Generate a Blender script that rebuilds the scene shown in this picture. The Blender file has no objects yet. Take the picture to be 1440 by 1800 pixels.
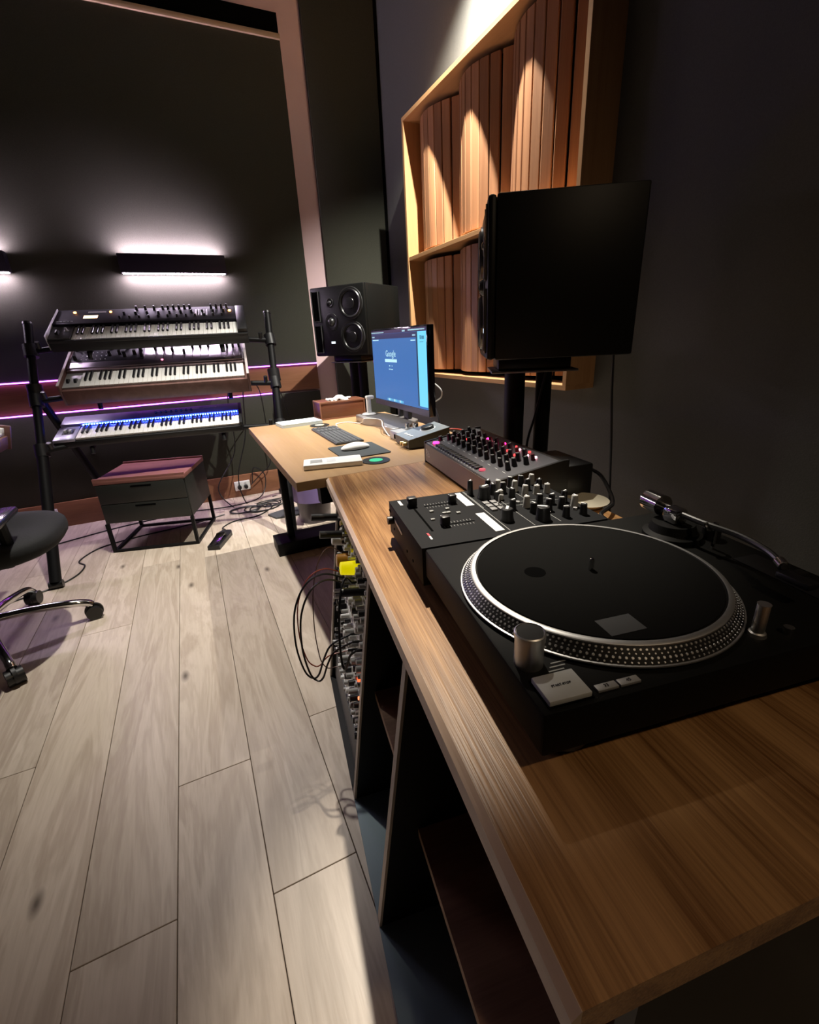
import bpy, bmesh, math, random
from mathutils import Vector, Matrix, Euler
random.seed(7)
PI = math.pi
R = math.radians
scene = bpy.context.scene
COL = scene.collection

# ------------------------------------------------------------------ camera, world, lights, exposure
def rz(a): return Matrix.Rotation(a, 4, 'Z')
def rx(a): return Matrix.Rotation(a, 4, 'X')
cam_d = bpy.data.cameras.new('camera')
cam = bpy.data.objects.new('camera', cam_d); COL.objects.link(cam)
cam.matrix_world = Matrix.Translation((0, 0, 1.10)) @ rz(R(-24.346)) @ rx(R(69.097)) @ rz(R(-2.948))
cam_d.sensor_fit = 'HORIZONTAL'; cam_d.sensor_width = 36.0; cam_d.lens = 796.35 / 1440 * 36
cam_d.clip_start = 0.01
scene.camera = cam

world = bpy.data.worlds.new('world'); scene.world = world; world.use_nodes = True
world.node_tree.nodes['Background'].inputs[0].default_value = (0.75, 0.8, 1.0, 1)
world.node_tree.nodes['Background'].inputs[1].default_value = 0.0

def spot(name, loc, target, power, color, size, blend, radius):
    d = bpy.data.lights.new(name, 'SPOT'); d.energy = power; d.color = color
    d.spot_size = R(size); d.spot_blend = blend; d.shadow_soft_size = radius
    o = bpy.data.objects.new(name, d); COL.objects.link(o); o.location = loc
    o.rotation_euler = (Vector(target) - Vector(loc)).to_track_quat('-Z', 'Y').to_euler()
    return o
# room downlights over the floor and the desk wall, then two added fill spots
spot('downlight_room', (0.02, 2.22, 2.98), (0.02, 2.20, 0), 400, (1.0, 0.95, 0.86), 64, 1.0, 0.03)
spot('downlight_wall', (1.335, 2.10, 2.98), (1.60, 2.42, 1.5), 700, (1.0, 0.96, 0.87), 100, 1.0, 0.012)
spot('desk_fill_spot', (0.76, 1.75, 2.98), (0.43, 0.71, 0.71), 560, (1.0, 0.90, 0.76), 22, 1.0, 0.025)  # added narrow spot that brightens the near desk
spot('rear_fill_spot', (0.7, -1.2, 2.98), (0.3, -0.2, 0), 34, (1.0, 0.74, 0.48), 120, 1.0, 0.06)  # unseen warm fill added behind the camera

vs = scene.view_settings
vs.view_transform = 'Standard'; vs.look = 'None'; vs.gamma = 1.0; vs.use_curve_mapping = False
vs.exposure = 0.0

# ------------------------------------------------------------------ materials
MATS = {}
def nodes_of(name):
    m = bpy.data.materials.new(name); m.use_nodes = True
    nt = m.node_tree; b = nt.nodes['Principled BSDF']
    return m, nt, b
def plain(name, col, rough=0.5, metal=0.0, noise=0.0, nscale=40, bump=0.0, spec=None, coat=0.0, trans=0.0, alpha=1.0):
    if name in MATS: return MATS[name]
    m, nt, b = nodes_of(name)
    b.inputs['Base Color'].default_value = (*col, 1); b.inputs['Roughness'].default_value = rough
    b.inputs['Metallic'].default_value = metal
    if spec is not None: b.inputs['Specular IOR Level'].default_value = spec
    b.inputs['Coat Weight'].default_value = coat; b.inputs['Transmission Weight'].default_value = trans
    tc = nt.nodes.new('ShaderNodeTexCoord'); nz = nt.nodes.new('ShaderNodeTexNoise')
    nz.inputs['Scale'].default_value = nscale; nz.inputs['Detail'].default_value = 3
    nt.links.new(tc.outputs['Object'], nz.inputs['Vector'])
    mx = nt.nodes.new('ShaderNodeMix'); mx.data_type = 'RGBA'
    k = max(noise, 0.04)
    mx.inputs[6].default_value = (*[c * (1 - k) for c in col], 1); mx.inputs[7].default_value = (*[min(1, c * (1 + k)) for c in col], 1)
    nt.links.new(nz.outputs['Fac'], mx.inputs[0]); nt.links.new(mx.outputs[2], b.inputs['Base Color'])
    if bump:
        bp = nt.nodes.new('ShaderNodeBump'); bp.inputs['Strength'].default_value = bump; bp.inputs['Distance'].default_value = 0.002
        nt.links.new(nz.outputs['Fac'], bp.inputs['Height']); nt.links.new(bp.outputs[0], b.inputs['Normal'])
    MATS[name] = m
    return m
def emit(name, col, strength, base=(0.02, 0.02, 0.02)):
    if name in MATS: return MATS[name]
    m, nt, b = nodes_of(name)
    b.inputs['Base Color'].default_value = (*base, 1)
    b.inputs['Emission Color'].default_value = (*col, 1); b.inputs['Emission Strength'].default_value = strength
    MATS[name] = m
    return m
def wood(name, dark, light, axis=1, stretch=12.0, scale=9.0, rough=0.45, rand=0.0, contrast=1.0, fine=0.35, bump=0.12, rings=0.0, knots=False, coat=0.0, spec=0.5):
    """grain runs along `axis` of the object's own space; rand varies tone per object"""
    if name in MATS: return MATS[name]
    m, nt, b = nodes_of(name)
    N = nt.nodes.new; L = nt.links.new
    tc = N('ShaderNodeTexCoord'); oi = N('ShaderNodeObjectInfo')
    off = N('ShaderNodeVectorMath'); off.operation = 'MULTIPLY'
    cmb = N('ShaderNodeCombineXYZ')
    for i in range(3): L(oi.outputs['Random'], cmb.inputs[i])
    off.inputs[1].default_value = (37.0, 53.0, 29.0) if rand else (0, 0, 0)
    L(cmb.outputs[0], off.inputs[0])
    add = N('ShaderNodeVectorMath'); add.operation = 'ADD'
    L(tc.outputs['Object'], add.inputs[0]); L(off.outputs[0], add.inputs[1])
    mp = N('ShaderNodeMapping'); s = [scale] * 3; s[axis] = scale / stretch
    mp.inputs['Scale'].default_value = s; L(add.outputs[0], mp.inputs['Vector'])
    n1 = N('ShaderNodeTexNoise'); n1.inputs['Scale'].default_value = 1.0; n1.inputs['Detail'].default_value = 5; n1.inputs['Roughness'].default_value = 0.6
    n1.inputs['Distortion'].default_value = 0.6
    L(mp.outputs[0], n1.inputs['Vector'])
    mp2 = N('ShaderNodeMapping'); s2 = [scale * 14] * 3; s2[axis] = scale * 14 / (stretch * 2.2)
    mp2.inputs['Scale'].default_value = s2; L(add.outputs[0], mp2.inputs['Vector'])
    n2 = N('ShaderNodeTexNoise'); n2.inputs['Scale'].default_value = 1.0; n2.inputs['Detail'].default_value = 3
    L(mp2.outputs[0], n2.inputs['Vector'])
    val = N('ShaderNodeMath'); val.operation = 'MULTIPLY_ADD'
    L(n2.outputs['Fac'], val.inputs[0]); val.inputs[1].default_value = fine; L(n1.outputs['Fac'], val.inputs[2])
    src = val.outputs[0]
    if rings:
        w = N('ShaderNodeMath'); w.operation = 'MULTIPLY'; L(n1.outputs['Fac'], w.inputs[0]); w.inputs[1].default_value = rings
        sn = N('ShaderNodeMath'); sn.operation = 'SINE'; L(w.outputs[0], sn.inputs[0])
        ma = N('ShaderNodeMath'); ma.operation = 'MULTIPLY_ADD'; L(sn.outputs[0], ma.inputs[0]); ma.inputs[1].default_value = 0.17; L(src, ma.inputs[2])
        src = ma.outputs[0]
    cr = N('ShaderNodeMapRange'); mid = 0.5 + fine * 0.5
    cr.inputs[1].default_value = mid - 0.32 / contrast; cr.inputs[2].default_value = mid + 0.32 / contrast
    L(src, cr.inputs[0])
    mx = N('ShaderNodeMix'); mx.data_type = 'RGBA'
    mx.inputs[6].default_value = (*dark, 1); mx.inputs[7].default_value = (*light, 1)
    L(cr.outputs[0], mx.inputs[0])
    col = mx.outputs[2]
    if knots:
        vo = N('ShaderNodeTexVoronoi'); vo.voronoi_dimensions = '2D'; vo.inputs['Scale'].default_value = 1.0
        mp3 = N('ShaderNodeMapping'); s3 = [4.4] * 3; s3[axis] = 1.9; mp3.inputs['Scale'].default_value = s3
        L(add.outputs[0], mp3.inputs['Vector']); L(mp3.outputs[0], vo.inputs['Vector'])
        km = N('ShaderNodeMapRange'); km.inputs[1].default_value = 0.01; km.inputs[2].default_value = 0.075
        L(vo.outputs['Distance'], km.inputs[0])
        sep = N('ShaderNodeSeparateColor'); L(vo.outputs['Color'], sep.inputs[0])
        pick = N('ShaderNodeMath'); pick.operation = 'LESS_THAN'; L(sep.outputs[0], pick.inputs[0]); pick.inputs[1].default_value = 0.72
        kmx = N('ShaderNodeMath'); kmx.operation = 'MAXIMUM'; L(km.outputs[0], kmx.inputs[0]); L(pick.outputs[0], kmx.inputs[1])
        kx = N('ShaderNodeMix'); kx.data_type = 'RGBA'; L(kmx.outputs[0], kx.inputs[0])
        kx.inputs[6].default_value = (*[c * 0.36 for c in dark], 1); L(col, kx.inputs[7]); col = kx.outputs[2]
    if rand:
        hs = N('ShaderNodeHueSaturation')
        mr = N('ShaderNodeMapRange'); mr.inputs[3].default_value = 1 - rand; mr.inputs[4].default_value = 1 + rand
        L(oi.outputs['Random'], mr.inputs[0]); L(mr.outputs[0], hs.inputs['Value']); L(col, hs.inputs['Color'])
        col = hs.outputs[0]
    L(col, b.inputs['Base Color'])
    b.inputs['Roughness'].default_value = rough; b.inputs['Coat Weight'].default_value = coat; b.inputs['Specular IOR Level'].default_value = spec
    b.inputs['Coat Roughness'].default_value = 0.25
    bp = N('ShaderNodeBump'); bp.inputs['Strength'].default_value = bump; bp.inputs['Distance'].default_value = 0.002
    L(n2.outputs['Fac'], bp.inputs['Height']); L(bp.outputs[0], b.inputs['Normal'])
    MATS[name] = m
    return m

M_floor = wood('pale_oak_floor', (0.33, 0.262, 0.20), (0.57, 0.49, 0.405), axis=1, stretch=7, scale=9, rough=0.38, rand=0.09, contrast=0.62, fine=0.5, bump=0.08, rings=40, knots=True)
M_gap = plain('floor_gap', (0.06, 0.04, 0.03), 0.9)
M_desk = wood('oak_desk', (0.20, 0.088, 0.028), (0.52, 0.285, 0.115), axis=1, stretch=24, scale=26, rough=0.36, contrast=1.9, fine=0.55, bump=0.2, coat=0.04, spec=0.5)
M_desk2 = wood('oak_desk_far', (0.32, 0.19, 0.09), (0.43, 0.275, 0.14), axis=1, stretch=16, scale=14, rough=0.42, contrast=1.0, fine=0.3, bump=0.1)
M_lip = wood('oak_lipping', (0.26, 0.115, 0.035), (0.50, 0.265, 0.10), axis=1, stretch=20, scale=22, rough=0.30, contrast=1.5, fine=0.35, bump=0.3, coat=0.25)
M_lit_edge = wood('oak_edge_lit', (0.52, 0.36, 0.25), (0.70, 0.54, 0.40), axis=1, stretch=20, scale=22, rough=0.45, contrast=1.0)
M_shelf = wood('walnut_shelf', (0.20, 0.105, 0.06), (0.45, 0.26, 0.16), axis=0, stretch=9, scale=14, rough=0.5, contrast=1.1)
M_slat = wood('cedar_slat', (0.30, 0.125, 0.055), (0.52, 0.26, 0.125), axis=2, stretch=22, scale=24, rough=0.5, rand=0.22, contrast=1.0, fine=0.35)
M_frame = wood('oak_frame', (0.40, 0.20, 0.08), (0.58, 0.33, 0.15), axis=1, stretch=18, scale=18, rough=0.45)
M_framez = wood('oak_frame_upright', (0.40, 0.20, 0.08), (0.58, 0.33, 0.15), axis=2, stretch=18, scale=18, rough=0.45)
M_band = wood('plywood_band', (0.17, 0.065, 0.03), (0.33, 0.15, 0.075), axis=0, stretch=10, scale=10, rough=0.5)
M_batten = wood('pine_batten', (0.40, 0.27, 0.17), (0.6, 0.44, 0.3), axis=0, stretch=20, scale=20, rough=0.5)
M_rose = wood('rosewood_veneer', (0.17, 0.06, 0.05), (0.34, 0.15, 0.125), axis=0, stretch=14, scale=16, rough=0.42)
M_box = wood('mahogany_box', (0.11, 0.034, 0.016), (0.19, 0.07, 0.035), axis=0, stretch=8, scale=22, rough=0.35, coat=0.3)
M_boxedge = wood('mahogany_edge', (0.22, 0.09, 0.055), (0.32, 0.15, 0.09), axis=0, stretch=8, scale=22, rough=0.35)
M_cheek = wood('walnut_cheek', (0.10, 0.045, 0.038), (0.20, 0.10, 0.085), axis=1, stretch=8, scale=20, rough=0.45)
def fabric(name, col, k=0.25):
    return plain(name, col, 0.95, 0, k, 260, 0.25, spec=0.15)
M_fab = fabric('dark_wall_fabric', (0.056, 0.056, 0.043))
M_fabr = fabric('grey_wall_fabric', (0.14, 0.14, 0.128), 0.15)
M_paint = plain('pink_grey_paint', (0.78, 0.56, 0.57), 0.8, noise=0.06, nscale=3)
M_ceil = plain('ceiling_paint', (0.10, 0.095, 0.09), 0.9)
M_black = plain('black_void', (0.004, 0.004, 0.004), 0.95, spec=0.0)
M_blk = plain('black_plastic', (0.009, 0.009, 0.010), 0.42, noise=0.1)
M_blkm = plain('matte_black_metal', (0.005, 0.005, 0.0055), 0.5, noise=0.1, bump=0.05, nscale=300, spec=0.18)
M_spk = plain('speaker_black', (0.005, 0.0053, 0.0046), 0.45, noise=0.1, bump=0.04, nscale=500, spec=0.3)
M_cone = plain('woofer_cone', (0.012, 0.012, 0.012), 0.3)
M_rub = plain('rubber', (0.010, 0.010, 0.010), 0.35)
M_deck = plain('deck_black', (0.0065, 0.0065, 0.006), 0.6, noise=0.12, nscale=600, bump=0.05, spec=0.12)
M_mat = plain('slipmat', (0.006, 0.006, 0.0055), 0.95, spec=0.1)
M_alu = plain('brushed_aluminium', (0.72, 0.72, 0.71), 0.42, 1.0, noise=0.05)
M_sil = plain('silver_plastic', (0.42, 0.42, 0.42), 0.4, 0.3)
M_chr = plain('chrome', (0.75, 0.75, 0.75), 0.10, 1.0)
M_wht = plain('white_plastic', (0.78, 0.78, 0.76), 0.4)
M_ivory = plain('white_key', (0.80, 0.78, 0.75), 0.3)
M_ebony = plain('black_key', (0.010, 0.010, 0.012), 0.3)
M_paper = plain('paper', (0.62, 0.74, 0.76), 0.8)
M_tissue = plain('tissue', (0.80, 0.82, 0.78), 0.9)
M_grey = plain('dark_grey_plastic', (0.05, 0.052, 0.055), 0.5)
M_pad = plain('mousepad', (0.035, 0.042, 0.045), 0.8)
M_key = plain('key_cap', (0.06, 0.065, 0.07), 0.5)
M_seat = plain('seat_fabric', (0.004, 0.0043, 0.0043), 0.85, noise=0.3, nscale=200, bump=0.3)
M_cab = plain('cabinet_green_black', (0.017, 0.018, 0.0155), 0.45)
M_brass = plain('amber_plastic', (0.55, 0.25, 0.03), 0.35)
M_yel = plain('yellow_plastic', (0.90, 0.80, 0.02), 0.35)
M_mod = plain('module_panel', (0.80, 0.78, 0.70), 0.4, 0.1)
M_knobg = plain('grey_knob', (0.36, 0.36, 0.34), 0.45)
M_bluegrey = plain('blue_grey_laminate', (0.16, 0.24, 0.28), 0.5, noise=0.08, nscale=6)
M_synth = plain('synth_graphite', (0.055, 0.052, 0.050), 0.38, 0.5)
M_panel = plain('synth_top_grey', (0.05, 0.05, 0.06), 0.5, noise=0.15, nscale=200)
M_mauve = plain('mauve_silver_panel', (0.62, 0.55, 0.62), 0.3, 0.75)
M_slate = plain('slate_silver_panel', (0.36, 0.36, 0.46), 0.35, 0.3)
M_bin = plain('lilac_bin_liner', (0.34, 0.24, 0.52), 0.5, trans=0.3)
M_smoke = plain('smoky_plastic', (0.10, 0.085, 0.10), 0.3)
M_cream = plain('cream_ceramic', (0.75, 0.70, 0.55), 0.3)
M_green = plain('green_label', (0.03, 0.55, 0.28), 0.5)
M_vinyl = plain('vinyl_black', (0.02, 0.022, 0.022), 0.4)
M_red = plain('red_rubber', (0.5, 0.05, 0.03), 0.45)
M_glass = plain('glossy_bezel', (0.010, 0.010, 0.018), 0.12)
M_labelw = plain('white_print', (0.80, 0.82, 0.82), 0.5)
M_labelg = plain('grey_print', (0.32, 0.33, 0.32), 0.5)
E_lamp = emit('lamp_led', (0.95, 0.76, 1.0), 200)
E_purple = emit('purple_led', (0.50, 0.10, 0.95), 9)
E_screen = emit('screen_blue', (0.028, 0.155, 0.44), 1.0)
E_side = emit('screen_cyan', (0.17, 0.72, 1.0), 1.0)
E_bar = emit('screen_navy', (0.015, 0.02, 0.09), 1.0)
E_ui = emit('screen_text', (0.55, 0.9, 1.0), 1.0)
E_dock = emit('screen_dock', (0.12, 0.45, 0.75), 1.0)
E_menu = emit('screen_menubar', (0.03, 0.012, 0.06), 1.0)
E_blue = emit('key_light_blue', (0.02, 0.05, 1.0), 95)
E_badge = emit('badge_white', (0.75, 0.88, 1.0), 1.6)
E_orange = emit('orange_led', (1.0, 0.36, 0.08), 12)
E_disp = emit('display_peach', (1.0, 0.62, 0.38), 3)
E_mag = emit('magenta_led', (1.0, 0.02, 0.20), 7)
E_pinkw = emit('pink_white_led', (1.0, 0.35, 0.45), 14)
E_redl = emit('red_led', (1.0, 0.03, 0.03), 5)
E_pinkd = emit('pink_button', (0.9, 0.12, 0.18), 0.8)

# ------------------------------------------------------------------ mesh helpers
def new_bm(): return bmesh.new()
def box(bm, x0, x1, y0, y1, z0, z1, M=None, bev=0.0, seg=2):
    T = Matrix.Translation(((x0 + x1) / 2, (y0 + y1) / 2, (z0 + z1) / 2)) @ Matrix.Diagonal((abs(x1 - x0), abs(y1 - y0), abs(z1 - z0), 1))
    if M is not None: T = M @ T
    g = bmesh.ops.create_cube(bm, size=1.0, matrix=T)
    if bev:
        es = {e for v in g['verts'] for e in v.link_edges}
        bmesh.ops.bevel(bm, geom=list(es), offset=bev, segments=seg, affect='EDGES', profile=0.5)
    return bm
def B(*a, **k): return box(new_bm(), *a, **k)
def cyl(bm, p0, p1, r0, r1=None, n=20, cap=True):
    p0 = Vector(p0); p1 = Vector(p1); r1 = r0 if r1 is None else r1
    d = p1 - p0; q = d.to_track_quat('Z', 'Y').to_matrix().to_4x4()
    T = Matrix.Translation((p0 + p1) / 2) @ q
    bmesh.ops.create_cone(bm, cap_ends=cap, segments=n, radius1=r0, radius2=r1, depth=d.length, matrix=T)
    return bm
def Cy(*a, **k): return cyl(new_bm(), *a, **k)
def lathe(bm, prof, n=32, M=None):
    """prof: (r, z) list, open ends are closed when r == 0"""
    rings = []
    for r, z in prof:
        if r <= 1e-6: rings.append([bm.verts.new((0, 0, z))])
        else: rings.append([bm.verts.new((r * math.cos(2 * PI * i / n), r * math.sin(2 * PI * i / n), z)) for i in range(n)])
    new = [v for rg in rings for v in rg]
    for a, b in zip(rings, rings[1:]):
        for i in range(n):
            j = (i + 1) % n
            if len(a) == 1 and len(b) == 1: continue
            if len(a) == 1: bm.faces.new((a[0], b[i], b[j]))
            elif len(b) == 1: bm.faces.new((a[i], a[j], b[0]))
            else: bm.faces.new((a[i], a[j], b[j], b[i]))
    if M is not None: bmesh.ops.transform(bm, matrix=M, verts=new)
    return bm
def La(prof, n=32, M=None): return lathe(new_bm(), prof, n, M)
def prism(bm, pts, z0, z1, M=None):
    lo = [bm.verts.new((x, y, z0)) for x, y in pts]; hi = [bm.verts.new((x, y, z1)) for x, y in pts]
    bm.faces.new(lo[::-1]); bm.faces.new(hi)
    n = len(pts)
    for i in range(n): bm.faces.new((lo[i], lo[(i + 1) % n], hi[(i + 1) % n], hi[i]))
    if M is not None: bmesh.ops.transform(bm, matrix=M, verts=lo + hi)
    return bm
def Pr(*a, **k): return prism(new_bm(), *a, **k)
def spline(pts, per=8):
    P = [Vector(p) for p in pts]; P = [P[0] * 2 - P[1]] + P + [P[-1] * 2 - P[-2]]
    out = []
    for i in range(1, len(P) - 2):
        a, b, c, d = P[i - 1:i + 3]
        for k in range(per):
            t = k / per
            out.append(0.5 * ((2 * b) + (c - a) * t + (2 * a - 5 * b + 4 * c - d) * t * t + (3 * b - a - 3 * c + d) * t ** 3))
    out.append(P[-2].copy())
    return out
def tube(bm, pts, r, n=8, per=8):
    S = spline(pts, per) if per else [Vector(p) for p in pts]
    rings = []; up = Vector((0.13, 0.27, 1)).normalized(); prev = None
    for i, p in enumerate(S):
        t = (S[min(i + 1, len(S) - 1)] - S[max(i - 1, 0)])
        t = t.normalized() if t.length > 1e-9 else Vector((0, 0, 1))
        u = (prev - t * prev.dot(t)) if prev is not None else t.cross(up)
        if u.length < 1e-6: u = t.cross(Vector((1, 0, 0)))
        u.normalize(); prev = u; w = t.cross(u)
        rings.append([bm.verts.new(p + (u * math.cos(2 * PI * k / n) + w * math.sin(2 * PI * k / n)) * r) for k in range(n)])
    for a, b in zip(rings, rings[1:]):
        for k in range(n): bm.faces.new((a[k], a[(k + 1) % n], b[(k + 1) % n], b[k]))
    bm.faces.new(rings[0][::-1]); bm.faces.new(rings[-1])
    return bm
def Tu(*a, **k): return tube(new_bm(), *a, **k)
def mesh(name, bm, m, smooth=True):
    bmesh.ops.recalc_face_normals(bm, faces=bm.faces)
    me = bpy.data.meshes.new(name); bm.to_mesh(me); bm.free()
    me.materials.append(m)
    if smooth:
        for p in me.polygons: p.use_smooth = True
        try: me.set_sharp_from_angle(angle=R(35))
        except Exception: pass
    return me
def obj(name, bm, m, parent=None, loc=None, rot=None, smooth=True, label=None):
    me = bm if isinstance(bm, bpy.types.Mesh) else mesh(name, bm, m, smooth)
    o = bpy.data.objects.new(name, me); COL.objects.link(o)
    if parent is not None: o.parent = parent
    if loc is not None: o.location = loc
    if rot is not None: o.rotation_euler = rot
    if label: o['label'] = label
    return o
def tag(o, label, cat, group=None, kind=None):
    o['label'] = label; o['category'] = cat
    if group: o['group'] = group
    if kind: o['kind'] = kind
    return o
def thing(name, label, cat, loc=(0, 0, 0), rot=(0, 0, 0), group=None):
    o = bpy.data.objects.new(name, None); COL.objects.link(o); o.empty_display_size = 0.05
    o.location = loc; o.rotation_euler = rot
    return tag(o, label, cat, group)
def struct(name, bm, m, label, cat, parent=None):
    o = obj(name, bm, m, parent)
    if parent is None: tag(o, label, cat, kind='structure')
    return o
def text(name, s, size, m, parent, Mx, depth=0.0004):
    c = bpy.data.curves.new(name, 'FONT'); c.body = s; c.size = size; c.extrude = depth; c.align_x = 'CENTER'; c.align_y = 'CENTER'
    c.resolution_u = 3
    t = bpy.data.objects.new(name, c); COL.objects.link(t)
    bpy.context.view_layer.update()
    me = bpy.data.meshes.new_from_object(t.evaluated_get(bpy.context.evaluated_depsgraph_get()))
    bpy.data.objects.remove(t); bpy.data.curves.remove(c)
    me.materials.clear(); me.materials.append(m); me.transform(Mx)
    o = bpy.data.objects.new(name, me); COL.objects.link(o); o.parent = parent
    return o

# ------------------------------------------------------------------ the room
WX, WY = 1.61, 3.67            # right wall, back wall panels
XL, YN, ZC = -2.6, -2.2, 3.42
floor = struct('floor', B(XL, WX + .1, YN, WY + .13, -0.08, -0.014), M_gap, 'pale oak plank floor', 'floor')
joints = {0: 1.085, 1: 0.705, -1: 0.75, 2: 1.16, -2: 2.05, 3: 0.4, -3: 1.35}
pitch = 0.188
for k in range(-13, 10):
    x0 = -0.236 + pitch * k; x1 = min(x0 + pitch, WX + .05); x0 = max(x0, XL)
    if x1 - x0 < 0.02: continue
    j = joints.get(k, random.uniform(0.2, 1.9))
    ys = sorted(y for y in [YN, WY + .03] + [j + 1.9 * q for q in range(-3, 4)] if YN <= y <= WY + .03)
    for ya, yb in zip(ys, ys[1:]):
        if yb - ya < 0.03: continue
        g = 0.0008
        bm = B(-(x1 - x0) / 2 + g, (x1 - x0) / 2 - g, -(yb - ya) / 2 + g, (yb - ya) / 2 - g, -0.014, 0, bev=0.001, seg=1)
        obj('plank', bm, M_floor, floor, ((x0 + x1) / 2, (ya + yb) / 2, 0), smooth=False)

struct('ceiling', B(XL, WX + .1, YN, WY + .13, ZC, ZC + .1), M_ceil, 'dark ceiling above the studio', 'ceiling')
struct('wall_left', B(XL - .1, XL, YN, WY + .13, -0.08, ZC), M_fab, 'dark fabric wall on the left side', 'wall')
struct('wall_front', B(XL, WX + .1, YN - .1, YN, -0.08, ZC), M_fab, 'dark fabric wall behind the viewer', 'wall')
wall_b = struct('wall_back', B(XL, WX + .1, WY + .03, WY + .13, -0.08, ZC), M_paint, 'back wall with dark fabric panels and pinkish painted strip', 'wall')
obj('fabric_panel', B(XL, 0.935, WY, WY + .03, 0.967, 2.888, bev=.004), M_fab, wall_b)
obj('fabric_panel', B(XL, 0.935, WY, WY + .03, 0.172, 0.753, bev=.004), M_fab, wall_b)
obj('fabric_panel', B(1.085, 1.583, WY, WY + .03, 0.0, ZC, bev=.004), M_fab, wall_b)
obj('wood_band', B(XL, 0.935, WY + .008, WY + .03, 0.768, 0.952), M_band, wall_b, label='reddish plywood band between the purple light strips')
obj('vent_slot', B(XL, 0.935, WY + .018, WY + .03, 2.916, 3.028), M_black, wall_b, label='black slot along the top of the wall')
obj('corner_gap', B(1.583, WX, WY + .01, WY + .03, 0.0, ZC), M_black, wall_b)
struct('trim_1', B(XL, 0.935, WY - .012, WY + .03, 2.888, 2.916, bev=.003), M_batten, 'light wood batten at the top of the fabric panel', 'trim')
bb = struct('baseboard_back', B(XL, 1.585, WY - .012, WY + .03, 0.0, 0.172, bev=.002), M_band, 'wide wooden baseboard along the back wall', 'baseboard')
wall_r = struct('wall_right', B(WX, WX + .1, YN, WY + .03, -0.08, ZC), M_fabr, 'grey fabric wall behind the desk', 'wall')

def led(name, z, x1, label):
    t = thing(name, label, 'led strip', ((XL + x1) / 2, WY, z), group='purple light strips along the wood band')
    w = (x1 - XL) / 2
    obj('channel', B(-w, w, 0.004, 0.028, -0.006, 0.006), M_blkm, t)
    obj('diffuser', B(-w, w, -0.003, 0.004, -0.004, 0.004), E_purple, t)
led('led_strip', 0.9595, 0.935, 'purple light strip above the plywood band on the back wall')
led('led_strip', 0.7605, 0.57, 'purple light strip below the plywood band on the back wall')

def wall_lamp(x0, x1, label):
    t = thing('wall_lamp', label, 'lamp', ((x0 + x1) / 2, WY, 1.555), group='up and down light bars on the back wall')
    w = (x1 - x0) / 2
    obj('housing', B(-w, w, -0.085, -0.012, 0.012, 0.118, bev=.002), plain('lamp_navy', (0.022, 0.016, 0.04), 0.5), t)
    obj('back_plate', B(-w * .9, w * .9, -0.012, -0.0005, 0.03, 0.10), M_blkm, t)
    for z0, z1 in ((0.118, 0.1195), (0.009, 0.012)):
        obj('diffuser', B(-w * .97, w * .97, -0.062, -0.03, z0, z1), E_lamp, t, label='glowing white strip')
wall_lamp(-0.245, 0.375, 'dark bar wall lamp shining up and down above the three synthesizers')
wall_lamp(-1.42, -0.80, 'dark bar wall lamp cut off by the left edge of the picture')

def outlet(x, z, label, y=WY - .012, grp='white double power outlets on the baseboard'):
    t = thing('power_outlet', label, 'outlet', (x, y, z), group=grp)
    obj('plate', B(-.058, .058, -.010, 0, -.037, .037, bev=.004), M_wht, t)
    for s in (-1, 1):
        obj('plug', Cy((s * .024, -.010, -.008), (s * .024, -.038, -.008), .016, .014), M_blk, t)
        obj('switch', B(s * .024 - .008, s * .024 + .008, -.013, -.010, .018, .028), M_wht, t)
outlet(0.227, 0.088, 'white double power outlet with two black plugs on the baseboard beside the desk')
outlet(-1.03, 0.10, 'white double power outlet on the baseboard behind the office chair seat')

# ------------------------------------------------------------------ slatted diffuser on the right wall
FX = 1.45; y0, y1, z0, z1, zm = 1.523, 3.035, 0.86, 2.33, 1.583
dif = thing('slat_diffuser', 'large orange wooden wall frame filled with curved vertical slats', 'acoustic diffuser', (WX, (y0 + y1) / 2, z0))
dl = dif.location
def D(x0, x1, ya, yb, za, zb, **k): return B(x0 - dl.x, x1 - dl.x, ya - dl.y, yb - dl.y, za - dl.z, zb - dl.z, **k)
th = 0.022
obj('frame_board', D(FX, WX, y0, y1, z1 - th, z1, bev=.001, seg=1), M_frame, dif)
obj('frame_board', D(FX, WX, y0, y1, z0, z0 + th, bev=.001, seg=1), M_frame, dif)
obj('frame_board', D(FX, WX, y0, y0 + th, z0 + th, z1 - th, bev=.001, seg=1), M_framez, dif)
obj('frame_board', D(FX, WX, y1 - th, y1, z0 + th, z1 - th, bev=.001, seg=1), M_framez, dif)
obj('shelf', D(FX + .003, WX, y0 + th, y1 - th, zm - th / 2, zm + th / 2, bev=.001, seg=1), M_frame, dif)
obj('backing_board', D(WX - .006, WX - .0005, y0 + th, y1 - th, z0 + th, z1 - th), M_black, dif)
slat_me = {}
for row, (sa, sb) in enumerate(((0.905, 1.548), (1.612, 2.285))):
    slat_me[row] = mesh('slat', B(-.010, .010, -.0245, .0245, -(sb - sa) / 2, (sb - sa) / 2, bev=.003, seg=1), M_slat)
    for bay0 in (1.21, 1.665, 2.12, 2.575):
        n = 9; W_ = 0.455 if bay0 < 2.5 else 0.437
        for i in range(n):
            s = (i + .5) / n; y = bay0 + W_ * s
            if y < y0 + th + .03: continue
            x = 1.595 - 0.10 * math.sin(PI * s) ** 0.85
            slope = -0.10 * PI * math.cos(PI * s) / W_
            obj('slat', slat_me[row], None, dif, (x - dl.x, y - dl.y, (sa + sb) / 2 - dl.z), (0, 0, -math.atan(slope)))

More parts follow.
